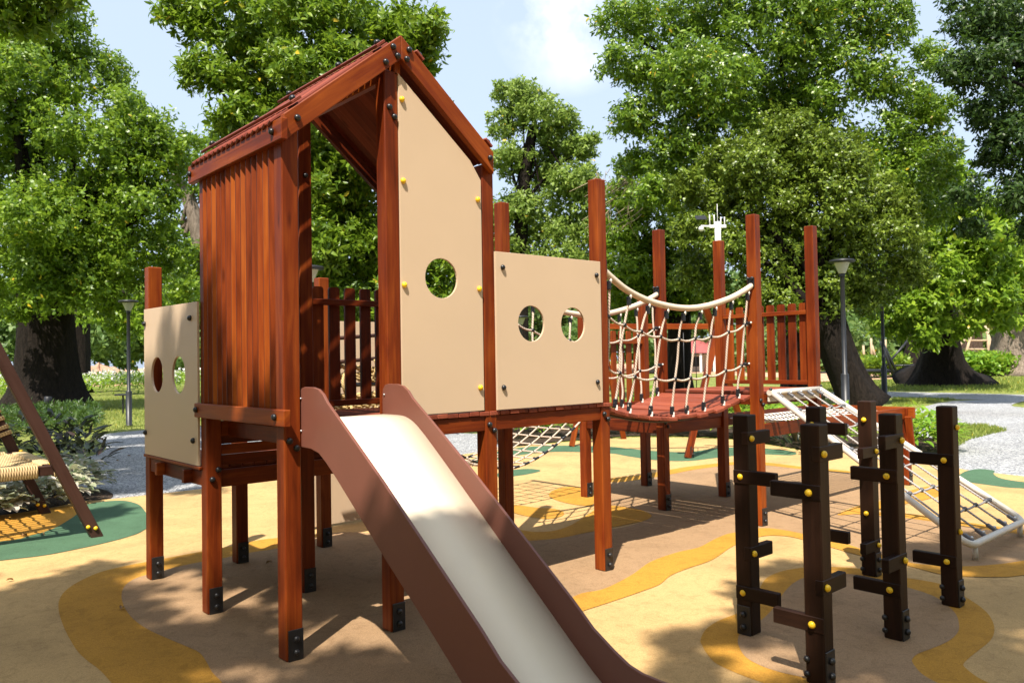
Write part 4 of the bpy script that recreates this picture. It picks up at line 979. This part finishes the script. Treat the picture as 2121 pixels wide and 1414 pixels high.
# round small leaved tree with the leaning trunk
Z5 = 24.5
B5 = blobs_px([(1620, 290, 95), (1530, 330, 85), (1720, 330, 90), (1470, 420, 65), (1570, 420, 100), (1690, 430, 110), (1800, 410, 85), (1500, 510, 75), (1610, 530, 105), (1730, 530, 100), (1840, 500, 75), (1480, 590, 50), (1590, 610, 75), (1700, 620, 70), (1800, 600, 70), (1560, 350, 80), (1660, 350, 90), (1850, 440, 60), (1430, 480, 60), (1440, 560, 55), (1420, 380, 50), (1880, 560, 60), (1530, 640, 45), (1640, 660, 45)], Z5)
tree('dense round tree with small dark leaves and a leaning trunk behind the right lamp', gp(1786, Z5), at(1708, 640, Z5), (.50, .50), B5, 'leafdeep', .145, .44, 9.0, 7, limbn=9, bend=at(1742, 745, Z5), flare=1.7, lod=2, jit=.08)
# bright leaved branches on the right, on a flared trunk
Z6 = 34
B6 = blobs_px([(1900, 470, 70), (1980, 500, 80), (2060, 500, 75), (1870, 560, 70), (1950, 590, 80), (2040, 610, 70), (1850, 660, 55), (1920, 690, 45), (2100, 570, 55), (1960, 430, 60), (2050, 430, 60), (2110, 480, 50), (1990, 680, 40), (1900, 400, 60), (1840, 600, 60), (1920, 640, 60), (2000, 560, 70), (2080, 660, 40), (1960, 360, 50)], Z6)
tree('tree with bright light green hanging leaves and a wide flared trunk', gp(1945, Z6+6), at(1950, 600, Z6+4), (.95, .6), B6, 'leaflight', .34, .38, 2.2, 8, lod=2, limbn=8, flare=2.5, jit=.10, droop=.35)
Z7 = 23
B7 = blobs_px([(2010, 30, 70), (2080, 40, 100), (2040, 130, 80), (2120, 150, 100), (2060, 230, 70), (2120, 290, 90), (2060, 330, 45), (2110, 400, 60), (2180, 60, 120), (2200, 220, 120), (2190, 380, 100), (2130, 470, 45), (1985, 150, 50), (2005, 400, 50), (2020, 470, 40)], Z7)
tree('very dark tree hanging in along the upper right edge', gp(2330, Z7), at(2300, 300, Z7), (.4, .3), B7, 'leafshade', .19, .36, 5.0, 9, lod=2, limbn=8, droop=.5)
B8 = blobs_px([(2060, 600, 50), (2110, 620, 60), (2150, 560, 80), (2040, 560, 60), (2100, 540, 60)], 55)
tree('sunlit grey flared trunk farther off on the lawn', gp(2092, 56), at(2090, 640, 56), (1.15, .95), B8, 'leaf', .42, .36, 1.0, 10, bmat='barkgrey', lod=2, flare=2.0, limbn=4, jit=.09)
B9 = blobs_px([(1890, 690, 30), (1910, 660, 40), (1870, 650, 40)], 60)
tree('dark leaning trunk half hidden by the bright hanging leaves', gp(1885, 58), at(1905, 690, 58), (.85, .6), B9, 'leaf', .42, .36, 1.0, 12, lod=2, flare=1.6, limbn=2)
B10 = blobs_px([(2020, 640, 40), (2060, 660, 40), (2000, 600, 50)], 72)
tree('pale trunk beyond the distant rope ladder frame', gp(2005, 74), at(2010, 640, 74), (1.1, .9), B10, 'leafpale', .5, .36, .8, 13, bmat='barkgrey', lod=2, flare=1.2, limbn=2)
# grey leaning trunk seen past the tower's left eave
B11 = blobs_px([(330, 480, 50), (420, 400, 40), (380, 330, 40), (440, 300, 50), (400, 560, 60), (440, 520, 50)], 40)
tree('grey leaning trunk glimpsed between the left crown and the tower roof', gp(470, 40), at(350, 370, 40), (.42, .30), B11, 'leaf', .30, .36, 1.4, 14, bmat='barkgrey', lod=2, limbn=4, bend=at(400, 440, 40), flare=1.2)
# far-off wood closing the view
rg = np.random.default_rng(5); far = []
for i in range(90):
    x = -300+i*31; Z = rg.uniform(95, 130); far.append((at(x, rg.uniform(600, 690), Z), rg.uniform(3.5, 6.5)))
    if i % 2 == 0: far.append((at(x, rg.uniform(700, 735), Z-8), rg.uniform(2.0, 3.2)))
for x, y, r, Z in [(40, 690, 4.5, 85), (10, 640, 5, 85), (230, 690, 4, 85), (330, 700, 4, 88), (1600, 720, 4, 80), (1700, 715, 4, 80), (1780, 720, 3.5, 80), (2000, 700, 4, 90), (1340, 700, 4, 85), (1250, 690, 4, 85)]: far.append((at(x, y, Z), r))
o = crown('distant_wood', None, far, 'leaffar', .75, .5, .42, 77, k=5, lod=2, nsub=9); tag(o, 'far-off pale green wood closing the view behind the sand', 'wood', kind='stuff')
# dry pale twigs hanging left of the big crown
b = MB()
for i in range(70):
    x = random.uniform(1235, 1340); y = random.uniform(345, 470); p = at(x, y, 30.5); ln = random.uniform(.5, 1.4); dx = random.uniform(-.9, .5)
    b.tube([p, p+np.array([dx*.4, dx*-.2, -.3])*ln*.6, p+np.array([dx, dx*-.5, -.55])*ln], [.018, .012, .006], 4, cap=False)
b.build('dry_twig', MT['twig'], tb)

# trees outside the picture whose crowns shade the near ground
def lift(u, v, h): return np.array([u, v, 0]) - SUND/SUND[2]*-1*h*-1 if False else np.array([u, v, 0]) + SUND/SUND[2]*h
def shade_tree(label, base, spots, h, mat, L, dens, seed, trunkr=.3, h2=None, nsub=9):
    bl = [(lift(u, v, h+1.2*math.sin(i*1.9)), r) for i, (u, v, r) in enumerate(spots)]
    c = np.mean([x[0] for x in bl], axis=0); top = c.copy(); top[2] = h-.8
    return tree(label, np.array(base), top, (trunkr, trunkr*.7), bl, mat, L, .42, dens, seed, limbn=10, lod=2, nsub=nsub)
SH1 = [(-1.5, 2.2, 1.1), (-2.6, .8, 1.6), (-1.0, .9, 1.0), (-.15, .55, .62), (-1.1, -.7, 1.2), (.05, -.55, .62), (.1, -1.5, .8), (-.9, -2.2, 1.3), (.75, -1.75, .6), (1.2, -2.6, .8), (2.1, -2.75, .75), (2.9, -2.5, .75), (2.75, -1.85, .45), (3.7, -2.3, .7), (4.4, -3.0, .9), (5.4, -3.6, 1.0), (1.6, -3.8, 1.2), (-3.6, 2.4, 1.3), (.75, 1.9, .42), (4.6, -2.1, .35), (1.5, -1.55, .2), (2.15, -1.45, .25), (-.4, 2.75, .42), (-1.4, 3.3, .5),
       (-.6, 1.9, .7), (.60, 1.25, .2), (.58, .72, .22), (1.75, -1.3, .18), (1.3, -1.9, .25), (.55, -1.1, .34), (.6, -1.75, .38), (.45, -2.4, .6), (.86, -.72, .17), (2.6, -1.6, .42), (3.3, -1.5, .5), (4.0, -1.65, .5), (3.6, -.95, .28), (4.7, -1.4, .3), (2.4, -2.2, .6), (3.0, -1.1, .25), (5.0, -2.4, .5), (2.75, -2.05, .5), (3.35, -1.95, .45), (4.9, -1.6, .42), (5.5, -1.75, .48), (6.1, -1.95, .4), (.6, 2.25, .28), (.85, 1.8, .28), (.55, 1.75, .28), (.72, 2.0, .28), (.5, 2.65, .3), (.75, 2.45, .25)]
shade_tree('leafy tree behind the viewer shading the slide foot', (-9.5, -7.5, 0), SH1, 10.5, 'leaf', .17, 11, 21, nsub=10)
SH2 = [(1.5, 8.2, .9), (2.5, 9.5, .8), (0, 8.5, 1.4), (3.0, 11.5, .8), (1, 11, 1.6), (3.5, 14.5, 1.1), (5.2, 15.2, 1.0), (5.6, 17.2, 1.2), (4.2, 17.4, 1.0), (2, 15, 1.5), (1.2, 7.4, .6), (2.2, 7.6, .55), (4.0, 12.6, .9), (2.2, 12.6, 1.0), (1.9, 6.4, .35), (.4, 5.6, .4), (-.2, 6.9, .7)]
bk = []
for k in range(26):
    a = YAW+math.pi+(k-12.5)/12.5*1.9; q = CP+np.array([math.cos(a), math.sin(a), 0])*(13+3*math.sin(k*2.3)); bk.append((np.array([q[0], q[1], 2.6+1.4*math.sin(k*1.7)]), 2.7)); bk.append((np.array([q[0]+1, q[1], 6.0+1.2*math.sin(k*2.9)]), 2.6))
    q = CP+np.array([math.cos(a), math.sin(a), 0])*(19+2*math.sin(k*1.3)); bk.append((np.array([q[0], q[1], 9.5+1.5*math.sin(k*2.1)]), 3.2))
o = crown('park_trees', None, bk, 'leaf', .45, .5, .55, 91, k=4, lod=2, nsub=8); tag(o, 'wood that closes in the playground behind the viewer', 'wood', kind='stuff')
shade_tree('leafy tree beyond the left edge shading the gravel path', (-6.5, 4.5, 0), SH2, 9.5, 'leaf', .2, 10.0, 22, nsub=13)

# ------------------------------------------------------------------ planting
def plant_mesh(seed, n, h, spread, L, asp, up=.5, droop=.2):
    rg = np.random.default_rng(seed); P = []; D = []; Nn = []
    a = rg.uniform(0, 6.28, n); r = spread*np.sqrt(rg.uniform(0, 1, n)); z = h*(1-.55*(r/spread)**2)*rg.uniform(.45, 1.0, n)
    P = np.stack([r*np.cos(a)*.8, r*np.sin(a)*.8, z], 1)
    D = unit(np.stack([np.cos(a), np.sin(a), np.full(n, up)], 1)+rg.normal(0, .35, (n, 3))-np.array([[0, 0, droop]]))
    Nn = unit(np.array([[0, 0, 1.]])-D*D[:, 2:3]+rg.normal(0, .15, (n, 3))); Nn = unit(Nn-D*np.sum(Nn*D, axis=1, keepdims=True))
    LL = L*rg.uniform(.6, 1.2, n); return P, D, Nn, LL, LL*asp*rg.uniform(.85, 1.15, n)
def plant(name, label, cat, group, mat, seed, n, h, spread, L, asp, spots, labels=None, up=.5, droop=.2, lod=1):
    P, D, Nn, LL, WW = plant_mesh(seed, n, h, spread, L, asp, up, droop)
    first = None
    for i, (p, s, rz) in enumerate(spots):
        if first is None: o = first = leafmesh(name, P, D, Nn, LL, WW, MT[mat], None, lod)
        else: o = first.copy(); COL.objects.link(o)
        o.location = (p[0], p[1], 0); o.scale = (s, s, s); o.rotation_euler = (0, 0, rz); tag(o, (labels[i] if labels else label), cat, group)
G = lambda x, y: gz(x, y)
cal = [G(x, y) for x, y in [(-70, 1085), (-10, 1078), (45, 1068), (100, 1056), (150, 1046), (20, 1040), (80, 1030), (140, 1022), (195, 1022), (-40, 1050), (170, 1000)]]
cal = [c+np.array([-.05, .25, 0]) for c in cal]
plant('caladium', 'cream and pink leaved bedding plant at the rubber edge under the rope seat', 'plant', 'cream leaved plants in the left bed', 'leafwhite', 31, 190, .46, .40, .115, .74, [(c, .85+.25*((i*37) % 10)/10, i*1.3) for i, c in enumerate(cal)], droop=.55)
dk = [G(x, y) for x, y in [(95, 960), (140, 965), (180, 985), (50, 945), (10, 950), (160, 940), (110, 930)]]
plant('cordyline', 'dark purple leaved plant behind the cream leaved bedding', 'plant', 'dark leaved plants in the left bed', 'leafdark', 32, 60, .75, .35, .30, .30, [(c, .8+.3*((i*53) % 10)/10, i*2.1) for i, c in enumerate(dk)], up=.9, droop=.35)
def strip_tips(poly, n, rg, h):
    a = np.array(poly); out_ = []
    lo = a.min(0); hi = a.max(0)
    while len(out_) < n:
        p = rg.uniform(lo, hi); inside = False; j = len(a)-1
        for i in range(len(a)):
            if (a[i][1] > p[1]) != (a[j][1] > p[1]) and p[0] < (a[j][0]-a[i][0])*(p[1]-a[i][1])/(a[j][1]-a[i][1])+a[i][0]: inside = not inside
            j = i
        if inside: out_.append(p)
    q = np.array(out_); return np.concatenate([q, (h*(1-np.abs(rg.normal(0, .3, n))))[:, None]], 1)
def massplant(name, label, cat, px, n, h, mat, L, asp, seed, kind=None, k=4, up=.8, lod=2):
    rg = np.random.default_rng(seed); p = strip_tips([gz(*q)[:2] for q in px], n, rg, h); d = unit(rg.normal(0, .5, (n, 3))+np.array([[0, 0, up]]))
    P, D, Nn, LL, WW = rosettes(p, d, k, .9, L, asp, rg, .2)
    o = leafmesh(name, P, D, Nn, LL, WW, MT[mat], None, lod); tag(o, label, cat, None, kind); return o
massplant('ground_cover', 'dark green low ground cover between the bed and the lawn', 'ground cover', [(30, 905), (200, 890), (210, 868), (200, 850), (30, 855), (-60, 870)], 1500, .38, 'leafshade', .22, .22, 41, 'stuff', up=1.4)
massplant('flowering_hedge', 'long low hedge dotted with white flowers behind the left lamp', 'hedge', [(-100, 832), (130, 824), (290, 815), (420, 808), (420, 797), (290, 802), (120, 806), (-100, 812)], 2600, 1.15, 'leaflight', .32, .3, 42, up=1.2)
hb_ = bpy.data.objects['flowering_hedge']; rg = np.random.default_rng(43)
p = strip_tips([gz(*q)[:2] for q in [(-100, 832), (130, 824), (290, 815), (420, 808), (420, 797), (290, 802), (120, 806), (-100, 812)]], 900, rg, 1.25); p[:, 2] = rg.uniform(.75, 1.45, len(p))
P, D, Nn, LL, WW = rosettes(p, np.tile(np.array([[0, 0, 1.]]), (len(p), 1)), 4, 1.2, .20, .65, rg, 0); leafmesh('blossom', P, D, Nn, LL, WW, MT['petal'], hb_, 2)
sh = [(1085, 905), (1130, 903), (1170, 900), (1075, 895), (1120, 890), (1560, 905), (1605, 912), (1650, 918), (1580, 890), (1630, 895), (1905, 935), (1925, 925), (1940, 932), (1915, 910), (1700, 925), (1740, 925)]
plant('shrub', 'low bright green shrub in the bed behind the play area', 'shrub', 'bright green shrubs along the far bed', 'leafbright', 51, 150, .75, .55, .24, .34, [(G(x, y), .85+.3*((i*31) % 10)/10, i*1.7) for i, (x, y) in enumerate(sh)], up=.6, droop=.5)
sh2 = [(1215, 902), (1250, 898), (1290, 895), (1330, 893), (1370, 895), (1410, 897), (1450, 898), (1490, 902), (1525, 904), (1340, 885), (1440, 885), (1260, 888)]
plant('shrub', 'low dark green shrub in the bed under the rope bridge', 'shrub', 'dark green shrubs along the far bed', 'leaf', 52, 130, .8, .6, .22, .36, [(G(x, y), .8+.35*((i*31) % 10)/10, i*1.7) for i, (x, y) in enumerate(sh2)], up=.6, droop=.4)
plant('spiky_plant', 'grey purple rosette of pointed leaves beside the bright shrubs', 'plant', None, 'leafdark', 53, 60, .35, .35, .40, .14, [(G(1655, 935), 1.0, 0)], up=1.0, droop=.1)
massplant('hedge', 'clipped yellow green hedge far across the lawn', 'hedge', [(1965, 780), (2060, 779), (2110, 777), (2110, 773), (1965, 774)], 1500, 1.5, 'leafbright', .5, .36, 44, up=1.0)
massplant('hedge', 'small dark hedge by the black swing frame', 'hedge', [(1790, 784), (1880, 781), (1880, 777), (1790, 779)], 700, 1.4, 'leaf', .5, .36, 45, up=1.0)
# lawn blades where the grass is near enough to show them
rg = np.random.default_rng(61); n = 26000
def blades(name, px, n, L, Wd, mat, z=-.03):
    p = strip_tips([gz(*q)[:2] for q in px], n, rg, .0); p[:, 2] = z; d = unit(rg.normal(0, .45, (n, 3))+np.array([[0, 0, 1.]])); s = unit(np.cross(d, rg.normal(size=(n, 3)))); nn = np.cross(s, d)
    o = leafmesh(name, p, d, nn, L*rg.uniform(.5, 1.3, n), np.full(n, Wd), MT[mat], None, 2); tag(o, None, None, None, 'stuff'); return o
MT['blade'] = leafmat('grass_blade', [(.09, .135, .018), (.18, .235, .04), (.32, .34, .09)], .3, .6, .02, (.28, .36, .06), .2)
g = blades('grass', [(60, 890), (205, 897), (290, 886), (420, 876), (420, 812), (290, 818), (150, 828), (60, 850)], 16000, .11, .012, 'blade'); tag(g, 'short lawn grass around the left lamp', 'grass')
g = blades('grass', [(1850, 842), (1980, 826), (1850, 824)], 3500, .11, .014, 'blade'); tag(g, 'strip of lawn grass between the two grey paths', 'grass')
g = blades('grass', [(1960, 935), (2010, 908), (2085, 890), (2040, 880), (1950, 880), (1930, 905)], 6000, .10, .012, 'blade'); tag(g, 'patch of lawn beside the wide gravel path', 'grass')
g = blades('grass', [(1690, 812), (1900, 808), (2121, 812), (2300, 816), (2300, 785), (2121, 780), (1900, 786), (1690, 792)], 14000, .16, .03, 'blade'); tag(g, 'open sunny lawn under the far trees', 'grass')
# fallen leaves
rg = np.random.default_rng(62)
pts = [gz(*q) for q in [(12, 1205), (250, 1265), (88, 1106), (45, 1112), (565, 1168), (240, 955), (330, 985), (262, 945), (1318, 1128), (1478, 1195), (1350, 1330), (700, 1180), (150, 1390), (520, 1300), (1720, 1190), (2050, 1240), (1400, 1075)]]
for i in range(40): q = rg.uniform([-6, 6.5], [6, 17]); pts.append(np.array([q[0], q[1], 0]))
for i, p in enumerate(pts[:8]):
    a = rg.uniform(0, 6.28); P = np.array([[p[0], p[1], .012]]); D = np.array([[math.cos(a), math.sin(a), .08]])
    o = leafmesh('fallen_leaf', P, unit(D), np.array([[0, 0, 1.]]), [rg.uniform(.045, .09)], [rg.uniform(.02, .035)], MT['litter'], None, 1, P[0], .5, .25)
    tag(o, 'small curled dry leaf lying on the rubber ground', 'leaf', 'dry leaves on the ground')

# ------------------------------------------------------------------ lamps, mast and distant things
def lamp(px, Z, zt, label, s=1.0):
    p = gp(px, Z); t = empty('lamp_post', p); tag(t, label, 'lamp post', 'black garden lamp posts')
    b = MB(); b.lathe(p, [(.11*s, 0), (.11*s, .03), (.085*s, .035), (.085*s, zt*.27), (.075*s, zt*.275), (.052*s, zt*.28), (.05*s, zt-.42*s), (.062*s, zt-.40*s), (.065*s, zt-.33*s)], n=16); b.build('pole', MT['greymetal'], t, p)
    b = MB(); b.lathe(p, [(.07*s, zt-.33*s), (.085*s, zt-.30*s), (.165*s, zt-.095*s), (.175*s, zt-.085*s)], n=24); b.build('lamp_glass', MT['lampglass'], t, p)
    b = MB(); b.lathe(p, [(.18*s, zt-.088*s), (.272*s, zt-.078*s), (.285*s, zt-.05*s), (.26*s, zt-.02*s), (.12*s, zt), (.02, zt+.005)], n=28); b.build('lamp_cap', MT['greymetal'], t, p)
lamp(266, 21.8, 3.48, 'black lamp post on the lawn by the huge left tree', .92)
lamp(1748, 20.5, 4.12, 'black lamp post in front of the leaning trunk', 1.16)
lamp(643, 14.2, 3.40, 'black lamp post mostly hidden behind the playhouse tower', .92)
lamp(1829, 27.5, 4.3, 'slender black lamp post with its head lost in the leaves', 1.1)
lamp(1079, 26, 3.1, 'black lamp post seen through the round hole of the square panel', .92)
# white mast with antennas
p = gp(1492, 19); t = empty('antenna_mast', p); tag(t, 'white mast carrying short antennas and a small solar panel', 'mast'); zt = at(1492, 468, 19)[2]
b = MB(); b.lathe(p, [(.10, 0), (.09, zt*.5), (.075, zt-.2), (.075, zt)], n=14); b.build('pole', MT['white'], t, p)
b = MB(); cx_ = np.array([p[0], p[1], zt])
b.bar(cx_-R0*.20, cx_+R0*.20, .07, .07); b.bar(cx_-R0*.40+(0, 0, .02), cx_, .035, .035)
for q in (-.19, -.08, .08, .17): b.lathe(cx_+R0*q, [(.014, 0), (.014, .28-.06*(q > 0)), (.008, .29-.06*(q > 0))], n=8)
b.tube([cx_, cx_+np.array([0, 0,   .55])], .006, 6); b.box(cx_+R0*.0+np.array([0, 0, .04]), (.14, .14, .15), bev=.02); b.ball(cx_-R0*.40+np.array([0, 0, -.05]), .065); b.build('antenna_head', MT['white'], t, cx_)
b = MB(); b.box(cx_-R0*.40+np.array([0, 0, .22]), (.26, .2, .02), (tuple(R0), (F0[0]*.8, F0[1]*.8, .6), tuple(np.cross(R0, np.array([F0[0]*.8, F0[1]*.8, .6])))), bev=.005); b.build('solar_panel', MT['greymetal'], t, cx_)
# timber swing frame behind the bridge
t = empty('swing_frame', gz(1424, 948)); tag(t, 'red timber swing frame standing on the green ground behind the bridge', 'swing frame')
def pole(a, b_, w_=.1, mat='wood', name='leg'): q = MB(); q.bar(a, b_, w_, w_, tuple(F0), .005); return q.build(name, MT[mat], t, a)
f1, f2, f3 = gz(1424, 948), gz(1184, 924), gz(1292, 908)
Zf = np.dot(f1-CP, F0); f4 = gp(1545, Zf+1.5); apx = at(1492, 655, Zf+.3); apx0 = at(1238, 660, np.dot(f2-CP, F0)+.3)
for a in (f1, ): 
    l_ = pole(a, apx); b = MB(); b.box(tuple(np.array(a)+np.array([.05, -.06, .10])), (.09, .012, .17), bev=.003); b.dome(tuple(np.array(a)+np.array([.05, -.066, .06])), V_, .017); b.dome(tuple(np.array(a)+np.array([.05, -.066, .14])), V_, .017); b.build('foot_bracket', MT['blackmetal'], l_)
pole(f4, at(1459, 630, Zf+.3)); pole(f2, apx0); pole(f3, apx0)
pole(at(1200, 676, Zf+.2), at(1466, 676, Zf+.2), .09, name='top_bar')
for x in (1440, 1415): 
    q = MB(); a = at(x, 678, Zf+.2); q.tube([a, a-np.array([0, 0, 1.25])], .008, 6); q.build('swing_rope', MT['greymetal'], t, a)
q = MB(); a = at(1427, 678, Zf+.2)-np.array([0, 0, 1.27]); q.box(a, (.5, .2, .03), (tuple(R0), tuple(F0), (0, 0, 1)), .005)
q.build('swing_seat', MT['greymetal'], t, a)
# black swing frame and table far on the right
p = gp(1846, 47); t = empty('swing_frame', p); tag(t, 'black steel swing frame far away under the right trees', 'swing frame')
q = MB(); a1 = at(1822, 700, 47)
for x in (1853, 1864): e = gp(x, 47); q.tube([e, a1 if x == 1853 else at(1818, 690, 47)], .09, 8)
q.tube([at(1832, 762, 49), at(1880, 705, 49)], .07, 8); q.tube([at(1720, 768, 47), at(1853, 768, 47)], .11, 8); q.tube([at(1850, 757, 50), at(1910, 756, 50)], .06, 8); q.build('frame', MT['greymetal'], t, p)
p = gp(1893, 49); t = empty('bucket_swing', p); tag(t, 'light blue bucket seat hanging far off beside the dark trunks', 'swing seat')
q = MB(); q.lathe(at(1893, 782, 49), [(.22, 0), (.26, .30), (.26, .34)], n=12); q.build('seat', MT['blue'], t, p); q = MB(); q.tube([at(1891, 776, 49), at(1897, 758, 49)], .02, 5); q.build('rope', MT['yrope'], t, p)
p = gp(1705, 46); t = empty('bench', p); tag(t, 'dark bench on the sandy strip behind the second tower', 'bench')
q = MB(); q.box(p+np.array([0, 0, .62]), (2.0, .5, .09), (tuple(R0), tuple(F0), (0, 0, 1)), .01); q.build('seat', MT['greymetal'], t, p)
for s_ in (-.7, .7): q = MB(); q.box(p+R0*s_+np.array([0, 0, .29]), (.22, .4, .58), (tuple(R0), tuple(F0), (0, 0, 1)), .01); q.build('leg', MT['barkgrey'], t, p)
p = gp(254, 27.5); t = empty('bench', p); tag(t, 'low grey bench half hidden behind the left lamp post', 'bench')
q = MB(); q.box(p+np.array([0, 0, .66]), (.42, .4, .05), (tuple(R0), tuple(F0), (0, 0, 1)), .01); q.build('seat', MT['greymetal'], t, p)
for s_ in (.0, .17): q = MB(); q.box(p+R0*s_+np.array([0, 0, .315]), (.045, .06, .63), (tuple(R0), tuple(F0), (0, 0, 1)), .008); q.build('leg', MT['greymetal'], t, p)
p = gp(97, 28); t = empty('spotlight', p); tag(t, 'small grey spotlight at the foot of the huge left tree', 'spotlight')
q = MB(); q.lathe(p, [(.02, 0), (.02, .3)], n=8); q.build('stake', MT['greymetal'], t, p); q = MB(); q.lathe(p+np.array([0, 0, .3]), [(.09, 0), (.11, .1), (.12, .32), (.10, .33)], (.1, -.1, 1), 12); q.build('lamp_head', MT['greymetal'], t, p)
p = gp(1700, 24.2); t = empty('spotlight', p); tag(t, 'small black spotlight on the lawn beside the leaning trunk', 'spotlight')
q = MB(); q.lathe(p, [(.02, 0), (.02, .3)], n=8); q.build('stake', MT['black'], t, p); q = MB(); q.lathe(p+np.array([0, 0, .28]), [(.08, 0), (.10, .1), (.11, .28), (.09, .29)], (.1, -.1, 1), 12); q.build('lamp_head', MT['black'], t, p)
# distant wooden ladder frame
p = gp(2040, 66); t = empty('ladder_frame', p); tag(t, 'distant pale climbing frame of poles and rungs behind the hedge', 'climbing frame')
q = MB()
for a, c in (((2075, 770), (2040, 675)), ((2048, 770), (2046, 680)), ((1992, 765), (2012, 690)), ((1972, 735), (2000, 700)), ((2062, 765), (2046, 690))): q.tube([at(*a, 66), at(*c, 66)], .11, 7)
q.build('pole', MT['wood'] if False else MT['twig'], t, p); q = MB()
for y in (705, 723, 735, 748): q.tube([at(2000 if y < 730 else 2046, y, 66), at(2080, y, 66)], .08, 6)
q.build('rung', MT['twig'], t, p)
p = gp(1815, 70); t = empty('ladder_frame', p); tag(t, 'distant pale poles glimpsed left of the black swing frame', 'climbing frame')
q = MB()
for a, c in (((1806, 755), (1804, 700)), ((1790, 750), (1788, 715)), ((1815, 745), (1806, 715)), ((1834, 745), (1834, 703))): q.tube([at(*a, 70), at(*c, 70)], .10, 7)
q.build('pole', MT['twig'], t, p)
# low far building with a red roof
Zb = 88; p = gp(1445, Zb); t = empty('house', p); tag(t, 'low white house with a red roof far behind the rope bridge', 'house')
q = MB(); AX = (tuple(R0), tuple(F0), (0, 0, 1)); q.box(p+F0*3+np.array([0, 0, 1.0]), (12, 4, 2.0), AX, .02); q.build('wall', MT['wall'], t, p)
zr = 2.1; q = MB(); a = p-R0*7-F0*1.8; 
for s_ in (0, 1):
    A_ = p+(-R0*7 if s_ == 0 else R0*7)
ridge = [p-R0*6+F0*3+np.array([0, 0, 3.7]), p+R0*6+F0*3+np.array([0, 0, 3.7])]; e1 = [p-R0*7-F0*1.5+np.array([0, 0, zr]), p+R0*7-F0*1.5+np.array([0, 0, zr])]; e2 = [p-R0*7+F0*7.5+np.array([0, 0, zr]), p+R0*7+F0*7.5+np.array([0, 0, zr])]
q.v += [tuple(x) for x in ridge+e1+e2]; q.face((2, 3, 1, 0)); q.face((5, 4, 0, 1)); q.face((4, 2, 0)); q.face((3, 5, 1)); q.face((2, 4, 5, 3)); q.build('roof', MT['redroof'], t, p)
for i in range(9): q = MB(); q.box(p+R0*(-6+i*1.5)-F0*1.2+np.array([0, 0, 1.03]), (.25, .25, 2.06), AX, .02); q.build('column', MT['white'], t, p)
for i in range(5): q = MB(); q.box(p+R0*(-5.2+i*2.6)+F0*.985+np.array([0, 0, 1.15]), (1.3, .06, 1.1), AX, .01); q.build('window', MT['greymetal'], t, p)
# heap of earth
rg = np.random.default_rng(8); c = gp(205, 74); b = MB(); nr, na = 9, 40
for i in range(nr):
    for j in range(na):
        a = 2*math.pi*j/na; r = 5.2*i/(nr-1); h_ = 1.75*max(0, 1-i/(nr-1))**1.0
        h_ *= 1+.18*math.sin(3*a+i)+.1*math.sin(7*a-i*2); b.v.append(tuple(c+R0*r*math.cos(a)*1.1+F0*r*math.sin(a)+np.array([0, 0, h_+rg.normal(0, .05)-.05])))
for i in range(nr-1):
    for j in range(na): j2 = (j+1) % na; b.face((i*na+j, (i+1)*na+j, (i+1)*na+j2, i*na+j2), None, True)
o = b.build('earth_heap', plain('earth', (.36, .20, .13), .9, .25, 3, bmp=1, bscale=4), None, c); tag(o, 'heap of reddish earth behind the flowering hedge', 'earth heap')
print('LEAVES', NLEAF, 'OBJECTS', len(bpy.data.objects))
